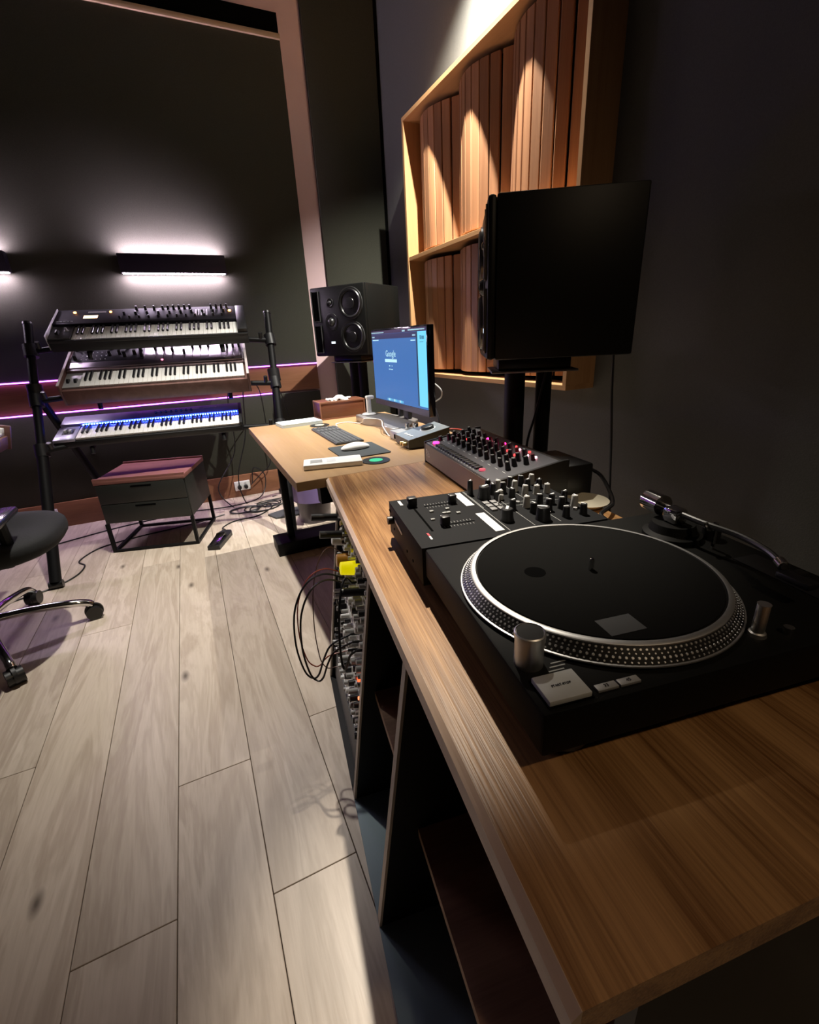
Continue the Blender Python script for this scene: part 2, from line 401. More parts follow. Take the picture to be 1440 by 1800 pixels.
# ------------------------------------------------------------------ desks
TH = R(8.757); DZ = 0.71
O = Vector((0.136, 0.099))
def DK(a, b, z=0.0):
    return Vector((O.x + a * math.sin(TH) + b * math.cos(TH), O.y + a * math.cos(TH) - b * math.sin(TH), z))
# local frame of the near desk: x = depth (b), y = along (a)
nd = thing('desk', 'oak desk with black slanted side panels carrying the turntable', 'desk', DK(0, 0, 0), (0, 0, -TH))
def far_a(b): return ((1.337 - O.y) + b * math.sin(TH)) / math.cos(TH)
obj('desk_top', Pr([(0.0076, 0), (0.578, 0), (0.578, far_a(.578)), (0.0076, far_a(0))], DZ - .03, DZ), M_desk, nd)
def bz(z): return -0.07 + 0.14 * z
for a, t in ((0.455, .018), (0.737, .018), (1.215, .018), (0.05, .018)):
    zt = DZ - .03
    if a < .1:
        obj('side_panel', B(0.10, 0.5, a - t, a, 0.012, zt), M_spk, nd, label='black side panel'); continue
    pr = [(bz(0.02) + .004, 0.012), (0.5, 0.012), (0.5, zt), (bz(zt) + .004, zt)]
    M_ = Matrix(((1, 0, 0, 0), (0, 0, 1, 0), (0, 1, 0, 0), (0, 0, 0, 1)))
    obj('side_panel', Pr([(x, z) for x, z in pr], a - t, a, M_), M_spk, nd, label='black slanted side panel')
    bm = new_bm(); prism(bm, [(bz(0.0), 0.012), (bz(0.0) + .005, 0.012), (bz(zt) + .005, zt), (bz(zt), zt)], a - t, a, M_)
    if a > .1: obj('edge_band', bm, plain('raw_ply_edge', (0.50, 0.44, 0.36), 0.5), nd, label='pale raw edge of the side panel')
obj('base_board', B(-0.07, 0.5, 0.03, 0.737, 0.0, 0.012), M_bluegrey, nd, label='blue-grey base board')
obj('base_board', B(-0.07, 0.5, 0.7372, 1.22, 0.0, 0.012), M_blkm, nd, label='black base board')
obj('lit_front_edge', Pr([(0.0, DZ - .03), (0.0, DZ - .007), (0.007, DZ), (0.0075, DZ), (0.0075, DZ - .03)], 0.0, far_a(0), Matrix(((1, 0, 0, 0), (0, 0, 1, 0), (0, 1, 0, 0), (0, 0, 0, 1)))), M_lit_edge, nd, label='bevelled front edge, coloured pale as if brightly lit')  # pale colour and bevel stand in for light along the front edge
obj('back_panel', B(0.50, 0.512, 0.03, 1.22, 0.0, DZ - .03), M_blkm, nd)
obj('shelf', B(0.008, 0.5, 0.4555, 0.7185, 0.315, 0.335), M_shelf, nd, label='brown wooden shelf')
obj('shelf', B(0.021, 0.5, 0.0505, 0.4365, 0.235, 0.255), M_shelf, nd, label='brown wooden shelf')

fd = thing('desk', 'pale oak desk carrying the monitor and computer keyboard', 'desk', (0.6175, 1.913, 0))
FDX0, FDX1, FDY0, FDY1 = 0.235, 1.0, 1.339, 2.485
def F(x0, x1, ya, yb, za, zb, **k): return B(x0 - .6175, x1 - .6175, ya - 1.913, yb - 1.913, za, zb, **k)
obj('desk_top', F(FDX0, FDX1, FDY0, FDY1, DZ - .03, DZ, bev=.001, seg=1), M_desk2, fd)
obj('rail', F(0.31, 0.95, 1.36, 1.40, DZ - .09, DZ - .0305), M_blkm, fd)
obj('rail', F(0.33, 0.37, 1.41, 2.42, DZ - .08, DZ - .0305), M_blkm, fd)
for yl in (2.44,):
    obj('leg', F(0.345, 0.382, yl, yl + .04, 0.07, DZ - .0305, bev=.003), M_blkm, fd)
    obj('leg', F(0.88, 0.93, yl, yl + .04, 0.07, DZ - .0305, bev=.003), M_blkm, fd)
    obj('foot_bar', F(0.27, 0.97, yl - .06, yl + .10, 0.0, 0.075, bev=.004), M_blkm, fd)
obj('leg', F(0.90, 0.94, 1.36, 1.40, 0.0, DZ - .09, bev=.003), M_blkm, fd)

# ------------------------------------------------------------------ speakers and stands
def speaker(loc, yaw, mirror, label, grp):
    """front face looks along local -y; loc = bottom centre of the front"""
    t = thing('studio_monitor', label, 'speaker', loc, (0, 0, yaw), grp)
    W, H, Dp = 0.42, 0.41, 0.39; s = -1 if mirror else 1
    obj('cabinet', B(-W / 2, W / 2, 0.012, Dp, 0, H, bev=.006), M_spk, t)
    obj('baffle', B(-W / 2, W / 2, -0.012, 0.0115, 0.001, H - .001, bev=.009), M_spk, t)
    for z in (0.112, 0.302):
        cx = s * 0.105
        Mx = Matrix.Translation((cx, -0.012, z)) @ Matrix.Rotation(R(90), 4, 'X')
        w = obj('woofer', La([(0.0, .010), (0.03, .009), (.033, .004), (.065, .002), (.066, .001), (0.0, .0005)], 40, Mx), M_cone, t)
        obj('surround', La([(.066, .001), (.070, .009), (.078, .011), (.084, .003), (.084, .001)], 40, Mx), M_rub, w)
        obj('ring', La([(.0845, .0), (.0845, .006), (.092, .006), (.093, .0)], 48, Mx), plain('trim_ring', (0.10, 0.10, 0.10), 0.18, 0.6), w)
    for (cx, z, r, nm) in ((-s * .055, .315, .018, 'tweeter'), (-s * .055, .205, .034, 'midrange_dome')):
        Mx = Matrix.Translation((cx, -0.012, z)) @ Matrix.Rotation(R(90), 4, 'X')
        w = obj(nm, La([(0, r * .55), (r * .5, r * .42), (r * .75, .002), (r * .76, 0)], 28, Mx), plain('dome_gloss', (0.03, 0.03, 0.03), 0.2), t)
        obj('waveguide', La([(r * .8, .0005), (r * 1.3, .004), (r * 1.5, .003), (r * 1.55, 0)], 32, Mx), M_rub, w)
    for za, zb in ((.025, .185), (.215, .385)):
        p = obj('bass_port', B(-s * .195, -s * .145, -.0135, -.0115, za, zb), M_black, t)
        bm = new_bm()
        for a in ((-s * .1995, -s * .195, za - .004, zb + .004), (-s * .145, -s * .1405, za - .004, zb + .004)):
            box(bm, a[0], a[1], -.017, -.0118, a[2], a[3])
        box(bm, -s * .195, -s * .145, -.017, -.0118, za - .005, za)
        obj('port_lip', bm, plain('port_lip', (0.05, 0.05, 0.05), 0.25), p)
    obj('badge', B(-s * .055 - .016, -s * .055 + .016, -.0135, -.0115, .075, .089, bev=.001), E_badge, t, label='lit white badge')
    obj('terminal', Cy((0.03, Dp, .2), (0.03, Dp + .02, .2), .012), M_blk, t)
    return t
SB = 1.03
TOE = R(31.3)
nfl = Vector((0.80, 1.147))                  # near front edge of the near speaker
tn = Vector((math.sin(TOE), math.cos(TOE))); nb = Vector((math.cos(TOE), -math.sin(TOE)))
nc = nfl + tn * 0.21
yaw_n = math.atan2(-nb.x, nb.y)             # local +y = nb
speaker((nc.x, nc.y, SB), yaw_n, True, 'large black studio speaker seen from its side in front of the slatted frame', 'pair of black studio speakers')
TOF = R(34.7)
A_ = Vector((0.816, 3.16)); tf = Vector((math.sin(TOF), -math.cos(TOF))); fb = Vector((math.cos(TOF), math.sin(TOF)))
fc = A_ + tf * 0.21
yaw_f = math.atan2(-fb.x, fb.y)
speaker((fc.x, fc.y, SB - .012), yaw_f, False, 'black studio speaker with two woofers facing out behind the monitor', 'pair of black studio speakers')

def spk_stand(c, back, yaw, topz, label, cols, base=(-.15, .17)):
    t = thing('speaker_stand', label, 'speaker stand', (c.x, c.y, 0), (0, 0, yaw), 'black speaker stands')
    obj('base_plate', B(-.15, .15, base[0], base[1], 0, .015, bev=.003), M_blkm, t)
    obj('top_plate', B(-.125, .125, -.16, .10, topz - .045, topz - .038, bev=.002), plain('stand_plate', (0.30, 0.31, 0.31), 0.35, 0.7), t)
    obj('isolation_pad', B(-.11, .11, -.14, .08, topz - .038, topz - .0005, bev=.006), M_rub, t)
    for (x, y, r) in cols: obj('column', Cy((x, y, .015), (x, y, topz - .045), r, n=24), M_blkm, t)
    return t
ncc = nc + nb * 0.17
spk_stand(ncc, nb, yaw_n, SB, 'black twin column stand under the near speaker', ((0.0, -.075, .034), (0.0, .02, .026)))
fcc = fc + fb * 0.19
spk_stand(fcc, fb, yaw_f, SB - .012, 'black column stand under the far speaker beside the monitor', ((0.05, -.05, .03), (-.06, 0.0, .03)))

# ------------------------------------------------------------------ turntable, mixer, drum synth
E3 = R(10.3)
tt = thing('turntable', 'black DJ turntable with dotted platter edge and silver start button', 'turntable', (0.2217, 0.2297, DZ), (0, 0, -E3))
# local x = v (depth), y = u (along), z from desk
obj('plinth', B(0, .455, 0, .355, .030, .080, bev=.004), M_deck, tt)
for x in (.05, .405):
    for y in (.05, .305): obj('foot', La([(0, 0), (.030, 0), (.032, .004), (.030, .022), (.024, .030), (0, .030)], 24, Matrix.Translation((x, y, 0))), M_rub, tt)
PC = Vector((.171, .1785))
MP = Matrix.Translation((PC.x, PC.y, .080))
pl = obj('platter', La([(0, .002), (.166, .002), (.1665, .0035), (.1655, .005), (.1535, .0185), (.1535, .0200), (.1515, .0212), (.1480, .0212), (.1465, .0195), (0, .0195)], 96, MP), plain('platter_black', (0.03, 0.03, 0.03), 0.35, 0.4), tt)
obj('rim_ring', La([(.1475, .0214), (.1515, .0216), (.1540, .0202), (.1542, .0188)], 96, MP), M_alu, pl, label='bright machined rim')
obj('rim_ring', La([(.1655, .0034), (.1672, .0040), (.1668, .0052), (.1650, .0056)], 96, MP), M_alu, pl, label='bright machined rim')
bm = new_bm()
for row, (t_, nn, rr) in enumerate(((.16, 164, .0015), (.40, 168, .0021), (.63, 160, .0015), (.85, 166, .0020))):
    r = .1655 + (.1535 - .1655) * t_; z = .005 + (.0185 - .005) * t_
    for i in range(nn):
        a = 2 * PI * i / nn
        nrm = Vector((.0135 * math.cos(a), .0135 * math.sin(a), .012)).normalized()
        p = MP @ Vector((r * math.cos(a), r * math.sin(a), z))
        T = Matrix.Translation(p) @ nrm.to_track_quat('Z', 'Y').to_matrix().to_4x4()
        bmesh.ops.create_cone(bm, cap_ends=True, segments=6, radius1=rr, radius2=rr * .6, depth=.0012, matrix=T)
dots = obj('strobe_dots', bm, M_alu, pl, label='rows of bright strobe dots'); dots['kind'] = 'stuff'
obj('slipmat', La([(0, .0197), (.1450, .0197), (.1455, .0206), (.1450, .0214), (.004, .0214), (0, .0214)], 72, MP), M_mat, pl)
obj('spindle', La([(0, .0214), (.0037, .0214), (.0037, .034), (.0028, .037), (0, .038)], 16, MP), M_chr, pl)
obj('logo_patch', Cy((.101, .196, .1015), (.101, .196, .1017), .0135, n=32), M_black, pl, label='black round print')
obj('logo_patch', B(.105, .147, .052, .080, .1015, .1017, M=None), M_grey, pl, label='grey label print')
# strobe pillar / power knob
sp_ = obj('strobe_pillar', La([(0, .080), (.0145, .080), (.0145, .108), (.0155, .112), (.0155, .117), (.0142, .118), (.0135, .1165), (0, .1165)], 32, Matrix.Translation((.021, .066, 0))), M_alu, tt, label='brushed metal power knob')
obj('pillar_cap', Cy((.021, .066, .1165), (.021, .066, .1172), .0132, n=32), M_blk, sp_, label='black cap')
bt = obj('start_button', B(.009, .052, .0065, .0395, .080, .0865, bev=.001), plain('button_silver', (.55, .57, .57), .4), tt, label='square silver start button')
obj('button_bezel', B(.0075, .0535, .005, .041, .080, .0815), M_black, bt)
text('lettering', 'START-STOP', .0036, M_grey, bt, Matrix.Translation((.0305, .023, .0868)))
for i, x in enumerate((.060, .084)):
    sb = obj('speed_button', B(x, x + .022, .0085, .0165, .080, .083, bev=.0006), M_sil, tt)
    text('lettering', ('33', '45')[i], .005, M_grey, sb, Matrix.Translation((x + .011, .0125, .0832)))
for k in range(3): obj('fine_print', B(.033 + .004 * k, .050 + .004 * k, .047 + .005 * k, .0485 + .005 * k, .080, .0803), M_labelg, tt)
obj('target_light', La([(0, .080), (.009, .080), (.008, .084), (.006, .085), (.006, .116), (.0065, .118), (0, .1185)], 20, Matrix.Translation((.268, .030, 0))), M_alu, tt, label='slim metal stylus light')
obj('target_light_switch', Cy((.30, .022, .08), (.30, .022, .088), .005), M_chr, tt)
ta = obj('tonearm_base', La([(0, .080), (.042, .080), (.042, .088), (.034, .092), (.030, .104), (0, .104)], 36, Matrix.Translation((.378, .262, 0))), M_deck, tt)
obj('tonearm_pivot', B(.366, .390, .248, .276, .104, .128, bev=.005), M_chr, ta)
obj('counterweight', Cy((.379, .288, .122), (.381, .322, .122), .0165, n=28), M_chr, ta)
obj('counterweight_stub', Cy((.379, .272, .122), (.381, .330, .122), .006), M_chr, ta)
arm = obj('tonearm', Tu([(.378, .255, .121), (.381, .215, .120), (.390, .165, .119), (.384, .12, .117), (.368, .085, .114)], .0042, 10), plain('arm_satin', (0.06, .06, .06), .3, .6), tt)
obj('headshell', B(.355, .372, .048, .086, .104, .112, bev=.002), M_blk, arm)
obj('collar', Cy((.375, .098, .1155), (.369, .087, .114), .0065), M_chr, arm)
obj('arm_rest', Tu([(.397, .205, .080), (.397, .205, .112), (.392, .203, .122), (.381, .203, .114), (.376, .205, .124)], .0028, 8), M_chr, tt)
obj('anti_skate_dial', Cy((.425, .235, .08), (.425, .235, .098), .013), M_blk, tt)
obj('pitch_plate', B(.395, .435, .03, .17, .080, .0812), M_blk, tt); obj('pitch_slider', B(.402, .428, .095, .107, .081, .091, bev=.002), M_blk, tt)

knob_cache = {}
def knob_mesh(kind, r, h, m, line=None):
    key = (kind, r, h, m.name)
    if key not in knob_cache:
        knob_cache[key] = mesh('knob', La([(0, 0), (r * 1.12, 0), (r, h * .25), (r * .88, h * .96), (r * .78, h), (0, h)], 14), m)
    return knob_cache[key]
line_cache = {}
def knob(parent, x, y, z, r=.0065, h=.016, m=None, mark=None, tilt=None, rot=0):
    m = m or M_blk
    k = obj('knob', knob_mesh('k', r, h, m), None, parent, (x, y, z), (tilt or 0, 0, rot))
    if mark:
        key = (r, h, mark.name)
        if key not in line_cache: line_cache[key] = mesh('pointer', B(-r * .2, r * .2, -r * .5, r * .85, h, h + .0008), mark, False)
        obj('pointer', line_cache[key], None, k, (0, 0, 0), (0, 0, random.uniform(-1.5, 1.5)))
    return k

mx = thing('dj_mixer', 'black two channel DJ mixer between the turntable and the drum synth', 'mixer', (0.2217 + .3575 * math.sin(E3), 0.2297 + .3575 * math.cos(E3), DZ), (0, 0, -E3))
# local x depth 0..0.37, y 0..0.242
MW, MD = .240, .335
obj('body', B(-.004, MD, 0.0005, MW, .012, .078, bev=.0015), M_deck, mx)
obj('top_plate', B(-.004, MD, 0.0005, MW, .0781, .080), plain('mixer_top', (0.006, 0.0065, 0.0075), 0.65, spec=.12), mx)
for x in (.03, .305):
    for y in (.03, .21): obj('foot', Cy((x, y, 0), (x, y, .012), .012), M_rub, mx)
obj('front_knob', Cy((-.004, .205, .052), (-.016, .205, .052), .008), M_blk, mx); 
for y, z in ((.228, .062), (.236, .062), (.20, .034), (.10, .03), (.06, .03)): obj('front_jack', Cy((-.0035, y, z), (-.0048, y, z), .0028, n=12), M_black, mx)
obj('front_logo', Pr([(.135, .048), (.185, .054), (.188, .060), (.150, .057), (.130, .052)], -.0052, -.0042, Matrix(((0, 0, 1, 0), (1, 0, 0, 0), (0, 1, 0, 0), (0, 0, 0, 1)))), M_labelw, mx, label='white slanted logo print')
# crossfader at the front, channel faders behind
cf = obj('crossfader', B(.024, .042, .185, .202, .081, .099, bev=.002), M_blk, mx)
obj('fader_slot', B(.031, .035, .06, .215, .0800, .0804), M_black, mx)
for y in (.182, .078):
    obj('fader_slot', B(.055, .118, y - .0015, y + .0015, .0800, .0804), M_black, mx)
    for i in range(10):
        for s in (-1, 1): obj('scale_tick', B(.058 + i * .006, .0588 + i * .006, y + s * .0085 - .003, y + s * .0085 + .003, .0800, .0803), M_labelg, mx)
for (x, y) in ((.113, .182), (.062, .078)):
    f = obj('channel_fader', B(x - .0075, x + .0075, y - .008, y + .008, .081, .098, bev=.002), M_blk, mx)
    obj('fader_line', B(x - .0082, x - .007, y - .0012, y + .0012, .083, .0985), M_labelw, f)
for (xa, xb, ya, yb) in ((.012, .018, .205, .232), (.132, .149, .152, .232), (.132, .149, .020, .108)):
    w = obj('white_strip', B(xa, xb, ya, yb, .0800, .0806, bev=.0002), M_labelw, mx, label='white pad strip')
for i in range(4):
    pass
obj('curve_mark', B(.020, .0235, .042, .055, .080, .0804), plain('red_print', (0.5, .03, .05), .5), mx); obj('curve_mark', B(.020, .0235, .028, .041, .080, .0804), M_labelw, mx)
for (x, y) in ((.075, .128), (.083, .128), (.045, .105), (.10, .12), (.055, .145), (.088, .148)): obj('small_switch', B(x, x + .008, y, y + .006, .080, .083, bev=.001), M_labelg, mx)
# outline print and pads
for (xa, xb, ya, yb) in ((.1555, .1568, .015, .236), (.158, .159, .13, .236), (.205, .206, .02, .235), (.255, .256, .02, .235), (.168, .32, .120, .1208), (.168, .32, .1365, .1373)):
    obj('print_line', B(xa, xb, ya, yb, .0800, .0803), M_labelg, mx)
for i in range(3):
    for j in range(2): obj('pad_button', B(.166 + j * .016, .178 + j * .016, .108 + i * .018, .122 + i * .018, .080, .0835, bev=.001), plain('pad_grey', (.24, .24, .24), .5), mx)
for (x, y, r, h) in ((.165, .215, .0062, .030), (.182, .182, .0125, .026), (.20, .160, .0065, .018), (.172, .060, .0115, .022), (.232, .040, .0125, .024)):
    knob(mx, x, y, .0803, r, h, M_blk, M_labelw)
for x in (.208, .235, .262, .289, .316):
    for y in (.075, .105, .165, .20, .228):
        if (x, y) in ((.208, .075),): continue
        knob(mx, x + random.uniform(-.003, .003), y, .0803, .0066, random.choice((.019, .022)), random.choice((M_blk, M_blk, M_knobg)), M_labelw)
for x in (.275, .310): knob(mx, x, .035, .0803, .0066, .02, M_blk, M_labelw)
for (x, y) in ((.20, .10), (.198, .21), (.23, .13), (.26, .15), (.29, .12), (.255, .06), (.31, .06), (.27, .09), (.24, .215)): obj('small_button', Cy((x, y, .080), (x, y, .084), .004, n=12), M_sil, mx)
cu = obj('cue_lever', Tu([(.196, .148, .0803), (.190, .132, .085), (.190, .128, .102), (.196, .124, .103)], .0014, 6), M_wht, mx)

# drum synth with many knobs (front panel parallel to the desk)
ds = thing('drum_synthesizer', 'graphite drum synthesizer crowded with black knobs and glowing red lights', 'synthesizer', DK(0.79, 0.34, DZ), (0, 0, -TH))
SL, SD = .507, .195; zf, zb_ = .066, .095
prof = [(0, .006), (SD, .006), (SD, zb_), (SD - .012, zb_), (0.0, zf)]
Mp = Matrix(((1, 0, 0, 0), (0, 0, 1, 0), (0, 1, 0, 0), (0, 0, 0, 1)))
obj('body', Pr(prof, .008, SL - .008, Mp), M_synth, ds)
obj('front_reflection', B(-.0012, -.0001, .009, SL - .009, .008, zf - .002), plain('desk_reflection_brown', (.20, .165, .14), .4, .2), ds, label='front face with the brown desk reflection painted on')  # thin brown sheet, paints the desk's reflection on the front
tl = math.atan2(zb_ - zf, SD - .012)
def tz(x): return zf + (zb_ - zf) * x / (SD - .012)
for y_ in (0, SL - .008):
    obj('end_cheek', Pr([(-.002, 0.0), (SD + .004, 0.0), (SD + .004, zb_ + .006), (SD - .01, zb_ + .006), (-.002, zf + .004)], y_, y_ + .0078, Mp), M_blk, ds)
obj('back_box', B(SD + .001, SD + .075, .0, .16, 0.0, .085, bev=.006), M_blk, ds, label='black power block')
obj('top_plate', Pr([(0.002, zf + .0002), (SD - .013, zb_ + .0002), (SD - .013, zb_ + .0016), (0.002, zf + .0016)], .009, SL - .009, Mp), M_panel, ds)
for x in (.02, .175):
    for y in (.03, .477): obj('foot', Cy((x, y, 0), (x, y, .006), .01), M_rub, ds)
def dsk(x, y, r, h, m=M_blk, mk=M_labelg):
    k = knob(ds, x, y, tz(x) + .0016, r, h, m, mk); k.rotation_euler = (0, -tl, 0); return k
for i in range(16):
    y = .13 + i * .0195
    obj('step_key', B(.010, .030, y - .0075, y + .0075, tz(.02) - .001, tz(.02) + .006, bev=.0012), M_blk, ds)
    obj('step_light', Cy((.0065, y, tz(.006)), (.0065, y, tz(.006) + .0022), .0016, n=8), M_labelw, ds)
obj('record_button', La([(0, 0), (.011, 0), (.010, .005), (0, .006)], 20, Matrix.Translation((.022, .455, tz(.022) + .0016))), E_mag, ds, label='glowing magenta button')
obj('record_button', La([(0, 0), (.009, 0), (.008, .004), (0, .005)], 20, Matrix.Translation((.020, .105, tz(.02) + .0016))), E_pinkd, ds, label='pink button')
for i in range(3): obj('print_line', B(.004, .0052, .40 + i * .033, .425 + i * .033, tz(.004) + .0016, tz(.004) + .0020), M_labelw, ds)
for i in range(11): obj('print_line', B(.050, .0512, .04 + i * .041, .056 + i * .041, tz(.05) + .0016, tz(.05) + .0020), M_labelw, ds)
for row, x in enumerate((.068, .092, .118, .144)):
    for i in range(11):
        y = .06 + i * .0395 + (row % 2) * .012
        if y > .487: continue
        if row == 3 and i < 8 and i % 2 == 0:
            knob(ds, x, y, tz(x) + .0016, .0052, .016, plain('dark_red_knob', (.10, .012, .02), .4), None).rotation_euler = (0, -tl, 0); continue
        dsk(x, y, .0066, .020)
dsk(.045, .475, .0072, .014)
for (x, y, e, r) in ((.150, .345, E_mag, .008), (.155, .300, E_pinkw, .004), (.160, .255, E_mag, .006), (.158, .215, E_pinkw, .003), (.162, .170, E_pinkw, .003), (.164, .150, E_pinkw, .003), (.150, .110, E_pinkw, .004), (.156, .080, E_pinkw, .004), (.135, .19, E_redl, .003), (.130, .14, E_redl, .004), (.105, .40, E_redl, .002), (.168, .13, E_redl, .004), (.168, .20, E_redl, .003)):
    obj('indicator_light', Cy((x, y, tz(x) + .001), (x, y, tz(x) + .0055), r, r * .7, n=12), e, ds)
obj('display', B(.125, .148, .335, .395, tz(.137) + .0005, tz(.137) + .0055), plain('silver_print', (.6, .6, .62), .3, .5), ds)
text('lettering', 'R6', .034, plain('logo_grey', (.55, .50, .47), .5), ds, Matrix.Translation((-.0016, .472, .036)) @ Matrix.Rotation(R(-90), 4, 'Z') @ Matrix.Rotation(R(90), 4, 'X'))

dish = obj('dish', La([(0, .002), (.036, .003), (.052, .012), (.0535, .012), (.040, 0.0), (0, 0)], 40), M_cream, None, (0.800, 0.748, DZ)); tag(dish, 'small cream dish on the desk behind the mixer', 'dish')

# ------------------------------------------------------------------ things on the far desk
mon = thing('computer_monitor', 'black computer monitor showing a blue web search page', 'monitor', (0.90, 1.995, DZ))
def S(ya, yb, za, zb, x0=-.0212, x1=-.0208): return B(x0, x1, ya - 1.995, yb - 1.995, za - DZ, zb - DZ)
MY0, MY1, MZ0, MZ1 = 1.690, 2.302, 0.790, 1.150
obj('housing', B(-.0205, .010, MY0 - 1.995, MY1 - 1.995, MZ0 - DZ, MZ1 - DZ, bev=.003), M_glass, mon)
obj('chin', S(MY0 + .002, MY1 - .002, MZ0 + .001, MZ0 + .026, -.0215, -.0206), plain('chin_grey', (.055, .055, .09), .3), mon, label='grey lower bezel')
scr = obj('screen', S(MY0 + .008, MY1 - .008, MZ0 + .028, MZ1 - .008), E_screen, mon, label='lit blue screen')
def ui(nm, u0, u1, v0, v1, m, d=.0004):
    """u: 0 left (far) .. 1 right (near), v: 0 bottom .. 1 top of the screen"""
    ya = MY1 - .008 - (MY1 - MY0 - .016) * u1; yb = MY1 - .008 - (MY1 - MY0 - .016) * u0
    za = MZ0 + .028 + (MZ1 - MZ0 - .036) * v0; zb = MZ0 + .028 + (MZ1 - MZ0 - .036) * v1
    return obj(nm, S(ya, yb, za, zb, -.0213 - d, -.0212), m, scr, smooth=False)
ui('menu_bar', 0, 1, .955, 1, E_menu); ui('tab_bar', 0, .85, .885, .952, E_bar); ui('side_window', .87, 1, .03, .952, E_side)
ui('side_window_edge', .848, .868, .03, .952, plain('ui_edge', (.02, .1, .2), .5)); ui('address_text', .02, .15, .865, .878, E_ui); ui('tab_text', .01, .07, .905, .922, E_ui)
ui('menu_text', .0, .27, .968, .98, E_ui); ui('menu_text', .62, .67, .965, .985, E_ui); ui('menu_text', .72, .98, .97, .985, E_ui)
ui('tab_text', .79, .84, .905, .922, E_ui); ui('account_text', .76, .835, .845, .858, E_ui)
ui('thumbnail', .905, .925, .86, .905, E_bar); ui('thumbnail', .93, .97, .86, .90, E_bar); ui('thumbnail', .90, .96, .825, .832, E_bar)
ui('search_bar', .265, .50, .565, .607, E_ui)
ui('shortcut_icon', .345, .362, .505, .522, E_ui); ui('shortcut_icon', .395, .408, .507, .520, E_ui); ui('shortcut_text', .335, .37, .462, .472, E_ui); ui('shortcut_text', .378, .415, .460, .470, E_ui)
for i in range(12): ui('dock_icon', .27 + i * .027, .29 + i * .027, .012, .045, [E_dock, E_ui, E_side, E_dock][i % 4])
text('logo_text', 'Google', .040, E_ui, scr, Matrix.Translation((-.0216, MY1 - .008 - (MY1 - MY0 - .016) * .385 - 1.995, MZ0 + .028 + (MZ1 - MZ0 - .036) * .68 - DZ)) @ Matrix.Rotation(R(-90), 4, 'Z') @ Matrix.Rotation(R(90), 4, 'X'), .0001)
obj('neck', B(.010, .03, -.03, .03, .035, .26, bev=.004), M_blk, mon)
obj('neck', B(.012, .03, .07, .10, .035, .20, bev=.003), M_blk, mon)
# V shaped metal foot
ft = [(.045, .02), (-.035, .275), (-.145, .300), (-.140, .235), (-.115, .06), (-.060, -.01), (-.150, -.20), (-.115, -.235), (.045, -.03)]
ft = [(.05, .05), (-.01, .25), (-.075, .315), (-.145, .290), (-.150, .15), (-.095, .03), (-.150, -.105), (-.150, -.20), (-.08, -.21), (.05, -.05)]
bm = Pr(ft, 0.0, .034); bmesh.ops.bevel(bm, geom=list(bm.edges), offset=.003, segments=1, affect='EDGES')
obj('foot', bm, plain('foot_silver', (.36, .34, .33), .35, .6), mon, label='silver angular foot')

kb = thing('computer_keyboard', 'thin dark grey computer keyboard lying on the far desk', 'keyboard', (0.552, 1.98, DZ))
obj('case', B(-.0605, .0605, -.205, .205, 0, .008, bev=.002), M_grey, kb)
kc = mesh('key_cap', B(-.0078, .0078, -.0078, .0078, 0, .003, bev=.001, seg=1), M_key)
for i in range(22):
    for j in range(6):
        if i in (15, 19): continue
        obj('key_cap', kc, None, kb, (-.047 + j * .0187, -.194 + i * .0185, .008))
pad = tag(obj('mouse_pad', Pr([(-.092 + .008 * (1 - math.cos(t)) * 0 + x, y) for x, y, t in []] or [(-.092, -.10), (-.084, -.108), (.084, -.108), (.092, -.10), (.092, .10), (.084, .108), (-.084, .108), (-.092, .10)], 0, .004), M_pad, None, (0.537, 1.630, DZ)), 'dark slate mouse pad under the white mouse', 'mouse pad')
ms = thing('computer_mouse', 'white curved wireless mouse on the dark mouse pad', 'mouse', (0.532, 1.650, DZ + .004), (0, 0, R(2)))
bm = new_bm(); bmesh.ops.create_uvsphere(bm, u_segments=24, v_segments=14, radius=1)
for v in bm.verts:
    x, y, z = v.co; v.co = (x * .058, y * .029, max(-.15, z) * .020 * (1 - .25 * x * x) + .006)
obj('shell', bm, M_wht, ms)
obj('base', La([(0, 0), (1, 0), (1.0, .006), (0, .006)], 28, Matrix.Diagonal((.053, .026, 1, 1))), M_blk, ms)
sl = thing('white_remote', 'flat white remote box with small grey display at the desk front', 'remote', (0.392, 1.478, DZ), (0, 0, R(-14)))
obj('body', B(-.098, .098, -.045, .045, 0, .018, bev=.004), M_wht, sl); obj('display', B(-.075, -.035, -.02, .02, .018, .0186), M_labelg, sl)
obj('button_area', B(-.02, .01, -.018, .018, .018, .0186), plain('pale_print', (.6, .62, .64), .5), sl)
def record_coaster(x, y, r, mid, label):
    t = thing('record_coaster', label, 'coaster', (x, y, DZ), group='record shaped coasters on the far desk')
    obj('disc', La([(0, 0), (r, 0), (r, .003), (r * .5, .0032), (0, .0032)], 40), M_vinyl, t); obj('centre_label', La([(0, .0032), (r * .48, .0032), (r * .48, .0038), (0, .0038)], 32), mid, t)
record_coaster(0.535, 1.442, .049, M_green, 'black record coaster with a green centre beside the white remote')
record_coaster(0.560, 2.290, .049, plain('pale_yellow_label', (.6, .55, .35), .5), 'black record coaster with a pale yellow centre by the tissue box')
nt = thing('notepad', 'pale blue paper pad at the far corner of the desk', 'notepad', (0.482, 2.405, DZ), (0, 0, R(6)))
obj('pages', B(-.105, .105, -.065, .065, .001, .016), M_paper, nt); obj('cover', B(-.106, .106, -.066, .066, 0, .001), M_labelg, nt)
tb = thing('tissue_box', 'reddish wooden tissue box with white tissues on top', 'tissue box', (0.735, 2.505, DZ), (0, 0, R(2)))
obj('body', B(-.127, .127, -.065, .065, 0, .092, bev=.002), M_box, tb)
bm = new_bm()
